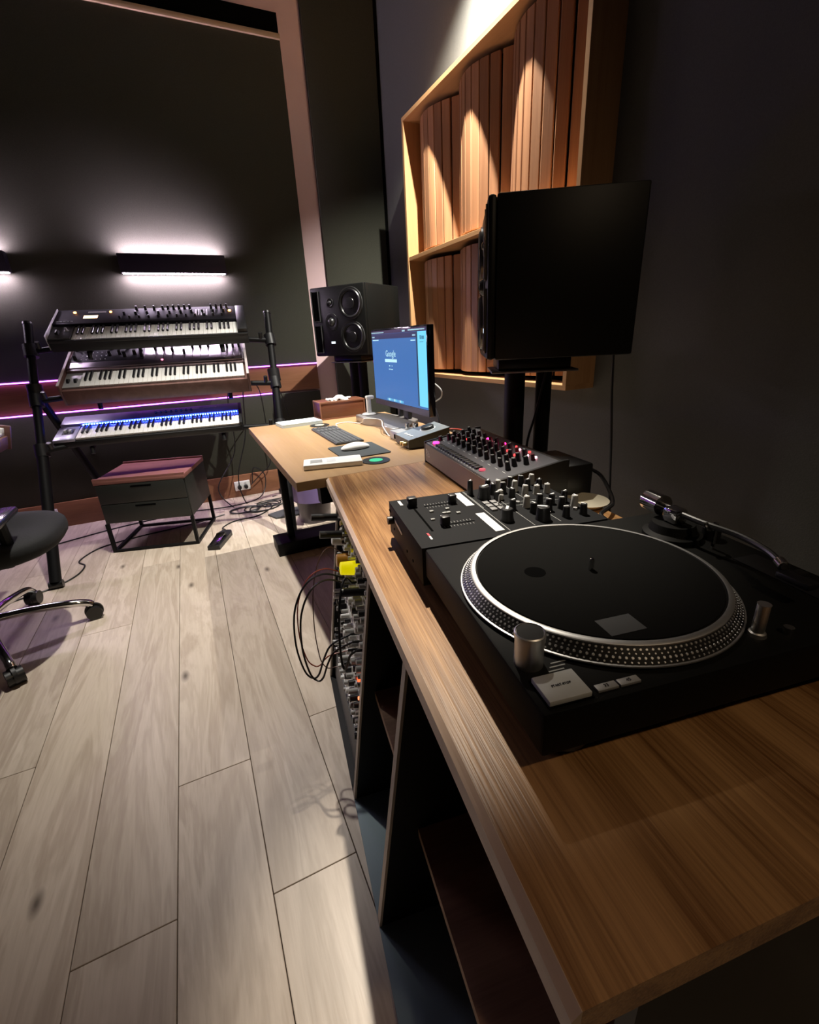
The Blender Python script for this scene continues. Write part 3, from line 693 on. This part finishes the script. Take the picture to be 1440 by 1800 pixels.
for z in (0.003, .089): 
    for (a, b_, c, d) in ((-.129, .129, -.067, -.061), (-.129, .129, .061, .067), (-.129, -.123, -.061, .061), (.123, .129, -.061, .061)): box(bm, a, b_, c, d, z - .003, z + .005)
for x in (-.126, .126):
    for y in (-.064, .064): box(bm, x - .003, x + .003, y - .003, y + .003, 0.008, .086)
obj('edge_trim', bm, M_boxedge, tb, label='lighter wooden edges')
bm = new_bm(); bmesh.ops.create_icosphere(bm, subdivisions=3, radius=1)
for v in bm.verts:
    n_ = 1 + .25 * math.sin(7 * v.co.x + 3 * v.co.y) + .2 * math.sin(9 * v.co.y - 4 * v.co.z)
    v.co = (v.co.x * .062 * n_, v.co.y * .028 * n_, .094 + max(-.05, v.co.z) * .017 * n_ + .006 * math.cos(v.co.x * 6))
obj('tissue', bm, M_tissue, tb)
cs = thing('charging_stand', 'white charging stand with round base on the monitor foot', 'charging stand', (0.812, 2.235, DZ + .0345))
obj('base', La([(0, 0), (.034, 0), (.036, .004), (.030, .009), (0, .010)], 32), M_wht, cs)
obj('arm', B(-.010, .012, -.010, .012, .009, .085, bev=.005), M_wht, cs); obj('head', B(-.012, .03, -.012, .018, .078, .095, bev=.006), M_wht, cs)
hub = thing('usb_hub', 'small silver hub with plugs beside the audio interface', 'hub', (0.775, 1.715, DZ))
obj('body', B(-.05, .075, -.03, .05, 0, .036, bev=.004), M_sil, hub)
for (x, y) in ((.02, .02), (.05, .01), (.045, -.015)): obj('plug', Cy((x, y, .036), (x, y, .060), .009, n=16), M_chr, hub)
obj('port', B(-.0515, -.0498, -.012, .0, .008, .026), M_black, hub)
ai = thing('audio_interface', 'grey wedge audio interface with a big black dial', 'audio interface', (0.790, 1.588, DZ), (0, 0, R(-4)))
P_ = [(-.085, .004), (.085, .004), (.085, .066), (-.085, .034)]
obj('body', Pr(P_, -.072, .072, Mp), plain('interface_dark', (.035, .038, .035), .4), ai)
obj('top_plate', Pr([(-.0855, .0342), (.0855, .0664), (.0855, .0680), (-.0855, .0358)], -.0725, .0725, Mp), plain('interface_grey', (.30, .34, .37), .35, .3), ai)
tw = math.atan2(.032, .17)
obj('dial', La([(0, 0), (.026, 0), (.025, .012), (.022, .014), (0, .014)], 32, Matrix.Translation((.025, 0, .056)) @ Matrix.Rotation(-tw, 4, 'Y')), M_blk, ai)
obj('dial_ring', La([(.027, 0), (.031, 0), (.031, .0012), (.027, .0012)], 32, Matrix.Translation((.025, 0, .0565)) @ Matrix.Rotation(-tw, 4, 'Y')), M_labelw, ai)
for y in (-.03, 0, .03): obj('print_mark', B(-.062, -.05, y - .008, y + .008, .0395, .0425), M_labelw, ai)
for y in (-.045, -.02): obj('front_jack', Cy((-.085, y, .018), (-.10, y, .018), .007, n=14), plain('gold_plug', (.6, .45, .2), .3, 1.0), ai)
for x in (-.07, .07):
    for y in (-.055, .055): obj('foot', Cy((x, y, 0), (x, y, .004), .008), M_rub, ai)

def cable(name, pts, r, m, label, per=8, grp=None):
    return tag(obj(name, Tu(pts, r, 6, per), m), label, 'cable', grp)
cable('white_cable', [(.62, 2.18, .7135), (.64, 2.26, .7135), (.70, 2.27, .7135), (.735, 2.20, .7135), (.742, 2.16, .722), (.745, 2.12, .746), (.79, 2.03, .747), (.742, 1.88, .742), (.735, 1.80, .716), (.745, 1.775, .7135)], .0022, M_wht, 'thin white cable draped over the monitor foot')
cable('monitor_cable', [(.925, 1.88, .93), (.95, 1.80, .84), (.95, 1.74, .76), (.93, 1.74, .7135), (.96, 1.70, .7135)], .003, M_blk, 'black cable hanging behind the monitor')
cable('side_cable', [(.912, 1.72, .93), (.925, 1.672, .90), (.925, 1.672, .87), (.912, 1.70, .85)], .003, M_wht, 'short white cable loop at the right edge of the monitor')
cable('interface_cable', [(.885, 1.62, .745), (.93, 1.60, .75), (.95, 1.54, .75), (.945, 1.47, .735), (.93, 1.42, .7135)], .003, M_red, 'pinkish red cable behind the audio interface')
cable('wall_cable', [(1.50, 1.335, 1.02), (1.52, 1.34, .86), (1.50, 1.30, .68), (1.47, 1.25, .45), (1.45, 1.2, .2), (1.43, 1.15, .004)], .005, M_blk, 'long black cable hanging down the grey wall behind the near speaker')
b0 = DK(.86, .575, 0)
cable('power_cable', [(DK(.90, .615, .755)), (DK(.88, .64, .76)), (DK(.83, .66, .75)), (DK(.76, .64, .725)), (DK(.70, .60, .722)), (DK(.66, .555, .730)), (DK(.64, .52, .7255)), (DK(.61, .53, .7135))], .0045, M_blk, 'black power cable curling over the cream dish')
cable('stand_cable', [(1.055, 1.20, .98), (1.03, 1.21, .85), (1.0, 1.215, .72), (1.0, 1.19, .5), (1.02, 1.15, .006)], .004, M_blk, 'thin black cable running down beside the near speaker stand')

# ------------------------------------------------------------------ modular rack under the near desk
rk = thing('modular_rack', 'slanted modular synthesizer rack full of knobs under the oak desk', 'modular synthesizer', DK(0.98, 0, 0.0125), (0, 0, -TH))
sl_a = math.atan(0.14)      # slope of the front
RA0, RA1 = -.240, .214      # along the desk, local y
def RP(y, s, out):
    """point on the rack face: y along, s up the slant, out of the face"""
    return Vector((-.048 + s * math.sin(sl_a) - out * math.cos(sl_a), y, s * math.cos(sl_a) + out * math.sin(sl_a)))
Mface = Matrix(((0, -0.0, 0, 0),) * 4)
bx_ = Vector((0, 1, 0)); bs_ = Vector((math.sin(sl_a), 0, math.cos(sl_a))); bo_ = Vector((-math.cos(sl_a), 0, math.sin(sl_a)))
def RM(y, s, out=0.0):
    p = RP(y, s, out)
    return Matrix(((-bx_.x, bs_.x, bo_.x, p.x), (-bx_.y, bs_.y, bo_.y, p.y), (-bx_.z, bs_.z, bo_.z, p.z), (0, 0, 0, 1)))
bm = new_bm(); box(bm, RA0 * -1, RA1 * -1, .005, .64, -.20, -.012, M=RM(0, 0))
obj('case', bm, M_blkm, rk)
obj('bottom_rail', box(new_bm(), -RA1, -RA0, .01, .095, -.012, .006, M=RM(0, 0)), M_grey, rk)
random.seed(11)
for row in range(4):
    s0 = .10 + row * .133; y = RA0 + .002
    for s_ in (s0 - .0035, s0 + .1285):
        obj('rail', box(new_bm(), -RA1, -RA0, s_, s_ + .0028, -.011, .002, M=RM(0, 0)), M_alu, rk)
    while y < RA1 - .045:
        w = random.choice((.0406, .061, .0508, .0813)); w = min(w, RA1 - y - .002)
        md = obj('module', box(new_bm(), -w / 2 + .0004, w / 2 - .0004, s0, s0 + .128, -.010, 0.0, M=RM(y + w / 2, 0)), random.choice((M_mod, M_mod, M_mod, M_sil, plain('module_dark', (.06, .06, .06), .4))), rk)
        nk = max(1, int(w / .022))
        for c in range(nk):
            for rr in range(5):
                yy = y + w * (c + .5) / nk; ss = s0 + .018 + rr * .0235
                if rr < 2:
                    o = obj('jack', box(new_bm(), 0, 0, 0, 0, 0, 0) if False else knob_mesh('jack', .0042, .005, M_chr), None, md)
                else:
                    hot = row == 3 and yy > -.09
                    o = obj('knob', knob_mesh('mk', random.choice((.0062, .0085)), random.choice((.018, .024)), random.choice((M_knobg, M_blk, M_knobg, M_wht)) if not hot else random.choice((M_yel, M_brass, M_wht, M_blk, M_knobg))), None, md)
                o.matrix_basis = RM(yy, ss, 0.0)
        y += w
obj('amber_knob', knob_mesh('big', .020, .045, M_brass), None, rk).matrix_basis = RM(.03, .53, 0.0)
obj('yellow_knob', knob_mesh('big2', .019, .050, emit('emissive_yellow_cap', (1.0, .85, .0), .55, (.9, .8, .02))), None, rk).matrix_basis = RM(-.07, .555, 0.0)  # yellow cap material with weak emission
obj('white_knob', knob_mesh('big3', .018, .045, M_wht), None, rk).matrix_basis = RM(.13, .55, 0.0)
for (yy, ss, ln) in ((.085, .585, .085), (.185, .60, .10), (-.13, .52, .055)):
    p = RP(yy, ss, 0.0); q_ = p + bo_ * ln
    obj('black_plug', Cy(p, q_, .011, n=18), M_blk, rk)
obj('red_light', knob_mesh('rl', .007, .014, emit('rack_red', (1, .1, .03), 2.5)), None, rk).matrix_basis = RM(-.18, .30, 0)
obj('red_light', knob_mesh('rl2', .005, .012, emit('rack_red2', (1, .25, .1), 2.0)), None, rk).matrix_basis = RM(-.19, .25, 0)
bpy.context.view_layer.update()
def RW(y, s, out): return rk.matrix_world @ RP(y, s, out)
def patch(a, b, reach, m, label, r=.0022, low=0.0):
    """a, b = (y, s) on the rack face; the cord swings out by `reach` and sags by `low` below b"""
    c = thing('patch_cable', label, 'cable', (0, 0, 0), group='patch cables of the modular rack')
    pa = RW(a[0], a[1], .026); pb = RW(b[0], b[1], .026)
    pts = [pa]
    y0_, y1_ = a[0], b[0]; s0_, s1_ = a[1], b[1]
    for t_, o_, sz in ((.12, .45, .10), (.28, .80, .02), (.45, 1.0, -.25), (.62, .98, -.62), (.76, .82, -.92), (.84, .66, -1.0), (.90, .56, -.88), (.95, .48, -.50), (.98, .35, -.20)):
        yy = y0_ + (y1_ - y0_) * t_; top, bot = s0_, s1_ - low
        ss = top + (top - bot) * sz if t_ < .88 else s1_ + (bot - s1_) * (-sz)
        pts.append(RW(yy, ss, .026 + reach * o_))
    pts.append(pb)
    obj('cord', Tu(pts, r, 6), m, c)
    obj('plug', Cy(RW(a[0], a[1], .001), pa, .0035, n=10), M_blk, c); obj('plug', Cy(RW(b[0], b[1], .001), pb, .0035, n=10), M_blk, c)
patch((-.02, .50), (-.13, .40), .135, M_blk, 'black patch cable in the widest loop hanging from the rack', .0026, .135)
patch((-.03, .49), (-.15, .39), .120, plain('black_cable2', (.02, .015, .012), .4), 'black patch cable in the second loop hanging from the rack', .0026, .12)
patch((.00, .505), (-.10, .33), .125, plain('red_brown_cable', (.35, .07, .035), .4), 'red brown patch cable looping low in front of the rack', .0018, .05)
patch((.06, .54), (-.12, .30), .085, plain('brown_cable', (.10, .05, .035), .4), 'thin brown patch cable plugged in near the top of the rack', .0014, .02)
patch((-.10, .53), (-.20, .40), .035, plain('black_cable3', (.012, .012, .012), .5), 'short thick black patch cable close to the rack face', .003, .06)

# ------------------------------------------------------------------ things under and behind the far desk
bn = thing('waste_bin', 'smoky waste bin with a lilac liner under the desk', 'waste bin', (0.60, 2.86, 0))
obj('bucket', La([(0, .004), (.095, .004), (.10, 0), (.125, .27), (.121, .27), (.093, .01), (0, .01)], 32), M_smoke, bn)
obj('liner', La([(.1205, .20), (.1215, .272), (.130, .275), (.131, .20), (.1325, .15), (.1335, .15), (.1325, .278), (.119, .277), (.117, .20)], 32), M_bin, bn)
tag(obj('equipment_case', B(-.15, .15, -.14, .14, 0, .30, bev=.02), M_blk, None, (0.80, 2.14, 0), (0, 0, R(8))), 'black equipment case in the dark under the far desk', 'case')
bg = tag(obj('floor_bag', Pr([(-.12, -.07), (.13, -.09), (.15, .05), (0, .09), (-.16, .03)], 0, .012), M_grey, None, (0.48, 3.06, 0)), 'flat dark grey pouch on the floor beside the bin', 'pouch')

# ------------------------------------------------------------------ keyboard stand with three synthesizers
YAW = R(-7.0)
WKW = .0235
wk_me = mesh('white_key', B(.0004, WKW - .0004, 0, .145, -.012, 0, bev=.0015, seg=1), M_ivory)
bk_me = mesh('black_key', B(-.0058, .0058, .050, .143, 0, .011, bev=.002, seg=1), M_ebony)
def keys(t, n=36):
    for i in range(n): obj('white_key', wk_me, None, t, (i * WKW, 0, 0))
    for i in range(n - 1):
        if i % 7 in (0, 1, 3, 4, 5): obj('black_key', bk_me, None, t, ((i + 1) * WKW, 0, 0))
KWID = 36 * WKW
GK = 'synthesizers on the three tier stand'
def knob_row(t, xs, y, z, r, h, m, mk=None):
    for x in xs: knob(t, x, y, z, r, h, m, mk)
# top
t1 = thing('synthesizer', 'black synthesizer with orange lights on the top tier of the stand', 'synthesizer', (-.522, 3.105, 1.184), (R(26), 0, YAW), GK)
obj('body', B(-.105, KWID + .055, -.012, .335, -.065, -.014, bev=.006), M_blk, t1)
obj('key_slip', B(-.105, KWID + .055, -.013, -.001, -.016, -.001, bev=.002), M_blk, t1)
obj('end_block', B(KWID + .002, KWID + .055, 0, .335, -.0139, .022, bev=.006), M_blk, t1); obj('left_block', B(-.105, -.002, 0, .1495, -.0139, .006, bev=.002), M_grey, t1)
obj('side_edge', B(-.1085, -.1052, -.013, .335, -.05, .028, bev=.0015), M_sil, t1, label='silver left edge')
obj('control_panel', B(-.105, KWID, .150, .335, -.0139, .018, bev=.003), plain('panel_navy_black', (.010, .0095, .015), .7, spec=.2), t1)
keys(t1)
random.seed(3)
knob_row(t1, [.30 + .047 * i for i in range(4)] + [.47, .50, .53, .56, .59, .71, .74, .77, .80], .305, .018, .0075, .026, M_ebony)
knob_row(t1, [.24 + .06 * i for i in range(10)], .245, .018, .007, .02, M_ebony, M_labelg); knob_row(t1, [.22 + .05 * i for i in range(12)], .20, .018, .006, .016, M_ebony, M_labelg)
for i in range(5): obj('slider', B(.62 + i * .015, .628 + i * .015, .20, .29, .018, .022), M_labelg, t1)
for (x, y, r) in ((-.015, .29, .007), (.165, .29, .006), (.815, .26, .008)): obj('indicator_light', Cy((x, y, .018), (x, y, .024), r, n=14), E_orange, t1)
obj('display', B(.035, .105, .215, .25, .018, .0195), E_disp, t1, label='small glowing display'); obj('display', B(.05, .14, .285, .305, .018, .019), M_labelg, t1)
for i in range(5): obj('left_button', B(-.09 + i * .017, -.078 + i * .017, .175, .182, .018, .0195), M_labelg, t1)
obj('pitch_wheel', Cy((-.075, .06, .004), (-.060, .06, .004), .020, n=20), M_blk, t1); obj('wheel_mark', B(-.0705, -.0645, .035, .07, .0235, .0245), M_labelw, t1); obj('joystick', La([(0, .006), (.012, .006), (.006, .012), (.005, .024), (0, .025)], 16, Matrix.Translation((-.03, .09, 0))), M_sil, t1)
# middle
t2 = thing('synthesizer', 'mauve silver synthesizer with black sliders and wooden sides on the middle tier', 'synthesizer', (-.533, 3.027, .948), (R(26), 0, YAW), GK)
obj('body', B(-.080, KWID + .012, -.012, .40, -.085, -.014, bev=.003), M_cheek, t2)
obj('front_board', B(-.080, KWID + .012, -.026, -.0125, -.095, -.010, bev=.002), M_cheek, t2)
for xa, xb in ((-.092, -.0805), (KWID + .0125, KWID + .026)): 
    ck = obj('end_cheek', B(xa, xb, -.028, .405, -.095, .022, bev=.002), M_cheek, t2); obj('cheek_cap', B(xa, xb, -.028, .405, .0222, .0262), plain('cheek_silver', (.5, .44, .44), .4), ck)
obj('key_block', B(-.080, -.002, 0, .1495, -.0139, -.004), M_sil, t2)
pn2 = obj('control_panel', B(-.080, KWID + .012, .175, .40, -.0139, .014, bev=.002), M_mauve, t2)
obj('panel_lip', B(-.080, KWID + .012, .150, .1748, -.0139, .010, bev=.004), plain('mauve_dark', (.20, .13, .14), .4), t2)
obj('left_panel', B(-.075, .30, .235, .392, .014, .0148), plain('panel_charcoal', (.05, .048, .055), .4), t2, label='dark section of the panel')
keys(t2)
for i, x in enumerate((.36, .405, .455, .52, .565, .61, .655, .73, .765, .80, .835)):
    y = (.34, .34, .31, .28, .35, .35, .35, .34, .33, .33, .33)[i]
    s_ = obj('slider_cap', B(x - .007, x + .007, y - .012, y + .012, .0145, .040, bev=.002), M_ebony, t2)
    obj('slider_slot', B(x - .0015, x + .0015, .225, .385, .0142, .0147), M_ebony, t2)
for (x, y) in ((-.055, .375), (0.0, .38), (.12, .375), (.21, .375), (-.05, .27), (.12, .30), (.17, .31), (.20, .28), (.25, .30), (.28, .34), (.29, .27)): knob(t2, x, y, .0148, .010, .026, M_ebony)
for rr, y in enumerate((.26, .30, .34)):
    for i in range(6): obj('button_light', Cy((-.02 + i * .024, y, .0148), (-.02 + i * .024, y, .018), .0036, n=8), M_labelw, t2)
obj('pink_light', Cy((.40, .215, .014), (.40, .215, .018), .006, n=12), emit('soft_pink', (1, .2, .3), 4), t2)
for x in (.75, .80): obj('badge', B(x, x + .035, .19, .20, .014, .0155), M_labelw, t2)
for x in (-.065, -.03): obj('pitch_wheel', Cy((x, .06, -.006), (x + .012, .06, -.006), .018, n=18), M_ebony, t2)
# bottom
t3 = thing('synthesizer', 'slim slate keyboard with blue lit keys on the lowest tier', 'synthesizer', (-.613, 2.990, .683), (R(17), 0, YAW), GK)
obj('body', B(-.105, KWID + .018, -.012, .275, -.05, -.014, bev=.005), M_blk, t3)
obj('end_block', B(KWID + .001, KWID + .018, -.012, .275, -.0139, .010, bev=.003), M_blk, t3)
obj('left_block', B(-.105, -.002, -.012, .1495, -.0139, .002, bev=.003), M_slate, t3)
obj('control_panel', B(-.105, KWID, .165, .275, -.0139, .010, bev=.003), M_slate, t3)
obj('light_guide', B(-.002, KWID, .1465, .1645, -.0139, .004), M_blk, t3)
keys(t3)
lg = mesh('key_light', B(-.0034, .0034, .1470, .1560, .004, .0085), E_blue, False)
for i in range(61): obj('key_light', lg, None, t3, (.0118 + i * KWID / 61.6, 0, 0))
obj('display', B(.38, .62, .235, .245, .010, .0112), M_wht, t3); obj('display', B(.64, .72, .235, .24, .010, .0112), M_labelw, t3)
knob_row(t3, [.38 + .028 * i for i in range(8)], .215, .010, .006, .012, M_ebony)
obj('button_row', B(.28, .30, .235, .24, .010, .0115), M_labelw, t3)
obj('wheel_pad', B(-.075, -.02, .05, .115, .002, .0028), M_ebony, t3)
for x in (-.065, -.04): obj('pitch_wheel', Cy((x, .08, .001), (x + .012, .08, .001), .016, n=18), M_sil, t3)

st = thing('keyboard_stand', 'black three tier slanted keyboard stand holding the synthesizers', 'keyboard stand', (-.16, 2.95, 0))
so = st.location
def SV(x, y, z): return Vector((x, y, z)) - so
cols = {'l': (Vector((-.805, 2.62, 0.0)), Vector((-.73, 3.30, 1.27))), 'r': (Vector((.40, 2.62, 0.0)), Vector((.53, 3.19, 1.29)))}
def colat(c, z):
    a, b = cols[c]; return a.lerp(b, z / b.z)
for c in 'lr':
    a, b = cols[c]; s = -1 if c == 'l' else 1
    m_ = a.lerp(b, .5)
    obj('column', Tu([a - so + Vector((0, 0, .03)), m_ - so], .026, 14, 0), M_blkm, st)
    obj('column', Tu([m_ - so, b - so], .021, 14, 0), M_blkm, st)
    obj('end_cap', Cy(b - so, b - so + (b - a).normalized() * .012, .023), M_blk, st)
    hub_ = colat(c, .93)
    obj('clamp', Cy(hub_ - so - Vector((0, .0, .035)), hub_ - so + Vector((0, .018, .035)), .036, n=18), M_blk, st)
    foot = Vector((hub_.x + (.16 if c == 'l' else .02), 3.56, 0.03))
    obj('rear_leg', Tu([hub_ - so, foot - so], .021, 12, 0), M_blkm, st)
    obj('foot', Cy(a - so + Vector((-.03, 0, .02)), a - so + Vector((.03, 0, .02)), .02), M_rub, st); obj('foot', Cy(foot - so + Vector((-.03, 0, -.01)), foot - so + Vector((.03, 0, -.01)), .02), M_rub, st)
bpy.context.view_layer.update()
for t, zc, zu, dep in ((t1, 1.135, -.067, .30), (t2, .885, -.097, .33), (t3, .64, -.052, .25)):
    for c, xl in (('l', .06), ('r', KWID - .10)):
        q0 = t.matrix_world @ Vector((xl, .0, zu - .015)); q1 = t.matrix_world @ Vector((xl, dep, zu - .015))
        cp = colat(c, zc)
        obj('arm', Tu([q0 - so, q1 - so], .013, 10, 0), M_blkm, st)
        pj = q0.lerp(q1, .35)
        obj('arm_bracket', Tu([cp - so, Vector((cp.x * .9 + pj.x * .1, cp.y, cp.z)) - so, pj - so], .015, 10, 0), M_blkm, st)
        cl = obj('clamp', Cy(cp - so - Vector((0, .01, .03)), cp - so + Vector((0, .016, .03)), .033, n=18), M_blk, st)
        obj('clamp_knob', Cy(cp - so + Vector((.05 if c == 'l' else -.06, -.03, .012)), cp - so + Vector((.05 if c == 'l' else -.06, -.045, .045)), .011, n=14), M_blk, cl)
        obj('stopper', Cy(q0 - so, q0 - so + Vector((0, -.01, -.03)), .012), M_rub, st)

# ------------------------------------------------------------------ low cabinet, pedal, cables
ca = thing('drawer_cabinet', 'dark two drawer cabinet with rosewood top on a thin steel frame', 'cabinet', (-.595, 2.962, 0), (0, 0, R(-16.1)))
CW, CD = .486, .424
obj('body', B(0.002, CW - .002, .014, CD, .180, .415, bev=.002), M_cab, ca)
obj('top_board', B(0, CW, .0, CD, .4155, .440, bev=.002), M_rose, ca, label='rosewood top')
obj('top_lip', B(0, CW, .0, .014, .4402, .450), M_rose, ca); obj('top_lip', B(0, CW, CD - .012, CD, .4402, .450), M_rose, ca)
for za, zb in ((.184, .296), (.300, .412)):
    d = obj('drawer', B(.008, CW - .008, 0.0, .0138, za, zb, bev=.0015), M_cab, ca); obj('finger_slot', B(.19, .30, -.0012, .0, zb - .022, zb - .012), M_black, d)
bar = .009
for x in (bar, CW - bar):
    for y in (bar, CD - bar): obj('leg', B(x - bar, x + bar, y - bar, y + bar, 0, .1795), M_blkm, ca)
for y in (bar, CD - bar): obj('frame_rail', B(2 * bar, CW - 2 * bar, y - bar, y + bar, 0, .014), M_blkm, ca)
for x in (bar, CW - bar): obj('frame_rail', B(x - bar, x + bar, 2 * bar, CD - 2 * bar, 0, .014), M_blkm, ca)
pe = thing('sustain_pedal', 'black sustain pedal with chrome foot plate on the floor', 'pedal', (-.005, 2.80, 0), (0, 0, R(-22)))
obj('base', Pr([(-.035, -.13), (.035, -.13), (.040, .09), (.025, .12), (-.025, .12), (-.040, .09)], 0, .025), M_blk, pe)
obj('foot_plate', B(-.025, .025, -.125, .03, .038, .046, M=Matrix.Rotation(R(6), 4, 'X'), bev=.004), M_chr, pe); obj('hinge', Cy((-.028, .02, .034), (.028, .02, .034), .012), M_blk, pe)
fl = .0045
random.seed(21)
def loops(cx, cy, n, r0, seed):
    rr = random.Random(seed); pts = []
    for i in range(n * 6):
        a = 2 * PI * i / 6; r = r0 * rr.uniform(.7, 1.15)
        pts.append((cx + math.cos(a) * r * 1.3 + i * .004, cy + math.sin(a) * r * .75, fl + .0012 * (i % 5)))
    return pts
GC = 'black cables lying on the floor by the desk'
cable('floor_cable', [(.03, 2.93, .02), (.02, 3.02, fl), (.10, 3.10, fl), (.25, 3.12, fl), (.34, 3.2, fl)] + loops(.28, 3.27, 2, .10, 1), .004, M_blk, 'black cable from the sustain pedal into the tangle by the desk leg', grp=GC)
cable('floor_cable', loops(.16, 3.30, 3, .085, 2) + [(.30, 3.40, fl), (.5, 3.42, fl), (.7, 3.35, fl)], .004, M_blk, 'black coiled cable on the floor in front of the outlet', grp=GC)
cable('floor_cable', loops(.36, 3.33, 3, .075, 3) + [(.55, 3.3, fl), (.66, 3.2, fl)], .004, M_blk, 'black coiled cable on the floor nearest the far desk leg', grp=GC)
cable('floor_cable', [(-.95, 3.3, fl), (-.6, 3.42, fl), (-.2, 3.48, fl), (.1, 3.44, fl), (.3, 3.5, fl), (.38, 3.58, .05), (.40, 3.62, .16), (.33, 3.63, .22), (.30, 3.635, .10)], .004, M_blk, 'black cable running behind the cabinet to the outlet', grp=GC)
cable('floor_cable', [(-1.0, 2.55, fl), (-.83, 2.62, fl), (-.74, 2.72, fl), (-.72, 2.84, fl), (-.76, 2.93, fl), (-.68, 3.08, fl), (-.50, 3.15, fl), (-.2, 3.2, fl), (.05, 3.28, fl)], .004, M_blk, 'black cable curving out from under the chair to the cabinet', grp=GC)
cable('hanging_cable', [(.385, 3.27, 1.29), (.375, 3.34, 1.1), (.33, 3.45, .80), (.30, 3.5, .5), (.20, 3.5, .2), (.22, 3.45, fl), (.30, 3.40, fl)], .004, M_blk, 'black cable hanging down from the top synthesizer', grp='cables hanging behind the keyboard stand')
cable('hanging_cable', [(.26, 3.28, .96), (.22, 3.42, .75), (.21, 3.5, .4), (.05, 3.48, .15), (.12, 3.42, fl), (.2, 3.36, fl)], .004, M_blk, 'black cable hanging down from the middle synthesizer', grp='cables hanging behind the keyboard stand')
cable('hanging_cable', [(.56, 3.45, .86), (.62, 3.54, .70), (.66, 3.58, .4), (.60, 3.56, .15), (.52, 3.55, fl), (.42, 3.5, fl)], .0035, M_blk, 'black cable hanging right of the stand post', grp='cables hanging behind the keyboard stand')
cable('hanging_cable', [(.36, 3.24, .90), (.45, 3.5, .80), (.47, 3.6, .5), (.46, 3.62, .25), (.38, 3.62, .17), (.29, 3.63, .09)], .0035, M_blk, 'black mains lead looping down to the wall outlet', grp='cables hanging behind the keyboard stand')

# ------------------------------------------------------------------ office chair at the left edge
ch = thing('office_chair', 'black office chair with chrome star base cut off by the left edge', 'chair', (-.928, 2.142, 0))
for k in range(5):
    a = R(8.3 + 72 * k); d = Vector((math.cos(a), math.sin(a), 0)); s = Vector((-d.y, d.x, 0))
    p1 = d * .355
    lg_ = obj('base_arm', Tu([d * .03 + Vector((0, 0, .125)), d * .15 + Vector((0, 0, .118)), d * .28 + Vector((0, 0, .098)), d * .335 + Vector((0, 0, .082)), p1 + Vector((0, 0, .066))], .0165, 12), M_chr, ch)
    cst = obj('caster', Cy(p1 - s * .026 + Vector((0, 0, .031)), p1 - s * .006 + Vector((0, 0, .031)), .031, n=24), M_rub, ch)
    obj('caster_wheel', Cy(p1 + s * .006 + Vector((0, 0, .031)), p1 + s * .026 + Vector((0, 0, .031)), .031, n=24), M_rub, cst)
    obj('caster_hood', Cy(p1 - s * .006 + Vector((0, 0, .036)), p1 + s * .006 + Vector((0, 0, .036)), .036, n=24), M_blk, cst)
obj('gas_lift', Cy((0, 0, .10), (0, 0, .385), .027), M_blkm, ch); obj('hub', Cy((0, 0, .085), (0, 0, .15), .045), M_chr, ch)
obj('mechanism', B(-.10, .10, -.07, .07, .375, .405, bev=.01), M_blkm, ch)
bm = new_bm(); bmesh.ops.create_uvsphere(bm, u_segments=40, v_segments=20, radius=1)
def spow(v, e): return math.copysign(abs(v) ** e, v)
for v in bm.verts:
    x, y, z = v.co
    v.co = (spow(x, .75) * .27, spow(y, .75) * .27, spow(z, .6) * .058)
    v.co.z -= .010 * max(0, 1 - (v.co.x ** 2 + v.co.y ** 2) / .04) if z > 0 else 0
obj('seat', bm, M_seat, ch, (.09, .0, .446))
bm = new_bm(); bmesh.ops.create_uvsphere(bm, u_segments=32, v_segments=20, radius=1)
for v in bm.verts: v.co = (spow(v.co.x, .7) * .24, spow(v.co.y, .6) * .04, spow(v.co.z, .7) * .28)
obj('backrest', bm, M_seat, ch, (0, -.30, .82)); obj('back_bar', Tu([(0, -.06, .39), (0, -.26, .42), (0, -.345, .6), (0, -.335, .8)], .02, 10), M_blkm, ch)
for s in (1, -1):
    ar = obj('arm_post', Tu([(s * .12, -.08, .395), (s * .22, -.16, .41), (s * .245, -.22, .585)], .018, 10), M_blkm, ch)
    obj('arm_pad', B(s * .245 - .04, s * .245 + .04, -.34, -.13, .58, .608, bev=.013), plain('gloss_pad', (.02, .02, .025), .2), ar)
obj('lever', Tu([(.06, .06, .39), (.20, .13, .385), (.235, .145, .37)], .008, 8), M_blk, ch); obj('lever_tip', Cy((.225, .135, .39), (.235, .14, .345), .016), M_blk, ch)

# ------------------------------------------------------------------ synthesizer at the left edge on its own stand
t4 = thing('synthesizer', 'pale synthesizer with wooden end cut off by the left picture edge', 'synthesizer', (-.775, 2.12, .80), (R(14), 0, R(90)))
W4 = 18 * WKW
obj('body', B(-.03, W4 + .03, -.012, .33, -.07, -.014, bev=.004), M_cheek, t4)
obj('end_cheek', B(W4 + .0305, W4 + .045, -.02, .34, -.075, .03, bev=.003), M_cheek, t4)
obj('side_block', B(W4 + .002, W4 + .03, 0, .1495, -.0139, .02, bev=.003), M_wht, t4); obj('control_panel', B(-.03, W4 + .03, .15, .33, -.0139, .02, bev=.003), M_wht, t4)
keys(t4, 18)
s4 = thing('synth_table', 'black cantilever table under the synthesizer at the left edge', 'table', (-1.3, 2.35, 0))
obj('table_top', B(-.15, .42, -.23, .22, .685, .70), M_blkm, s4)
for y in (-.2, .19):
    obj('leg', B(-.15, -.11, y - .02, y + .02, .02, .685), M_blkm, s4); obj('foot', B(-.15, .06, y - .03, y + .03, 0, .02), M_blkm, s4)
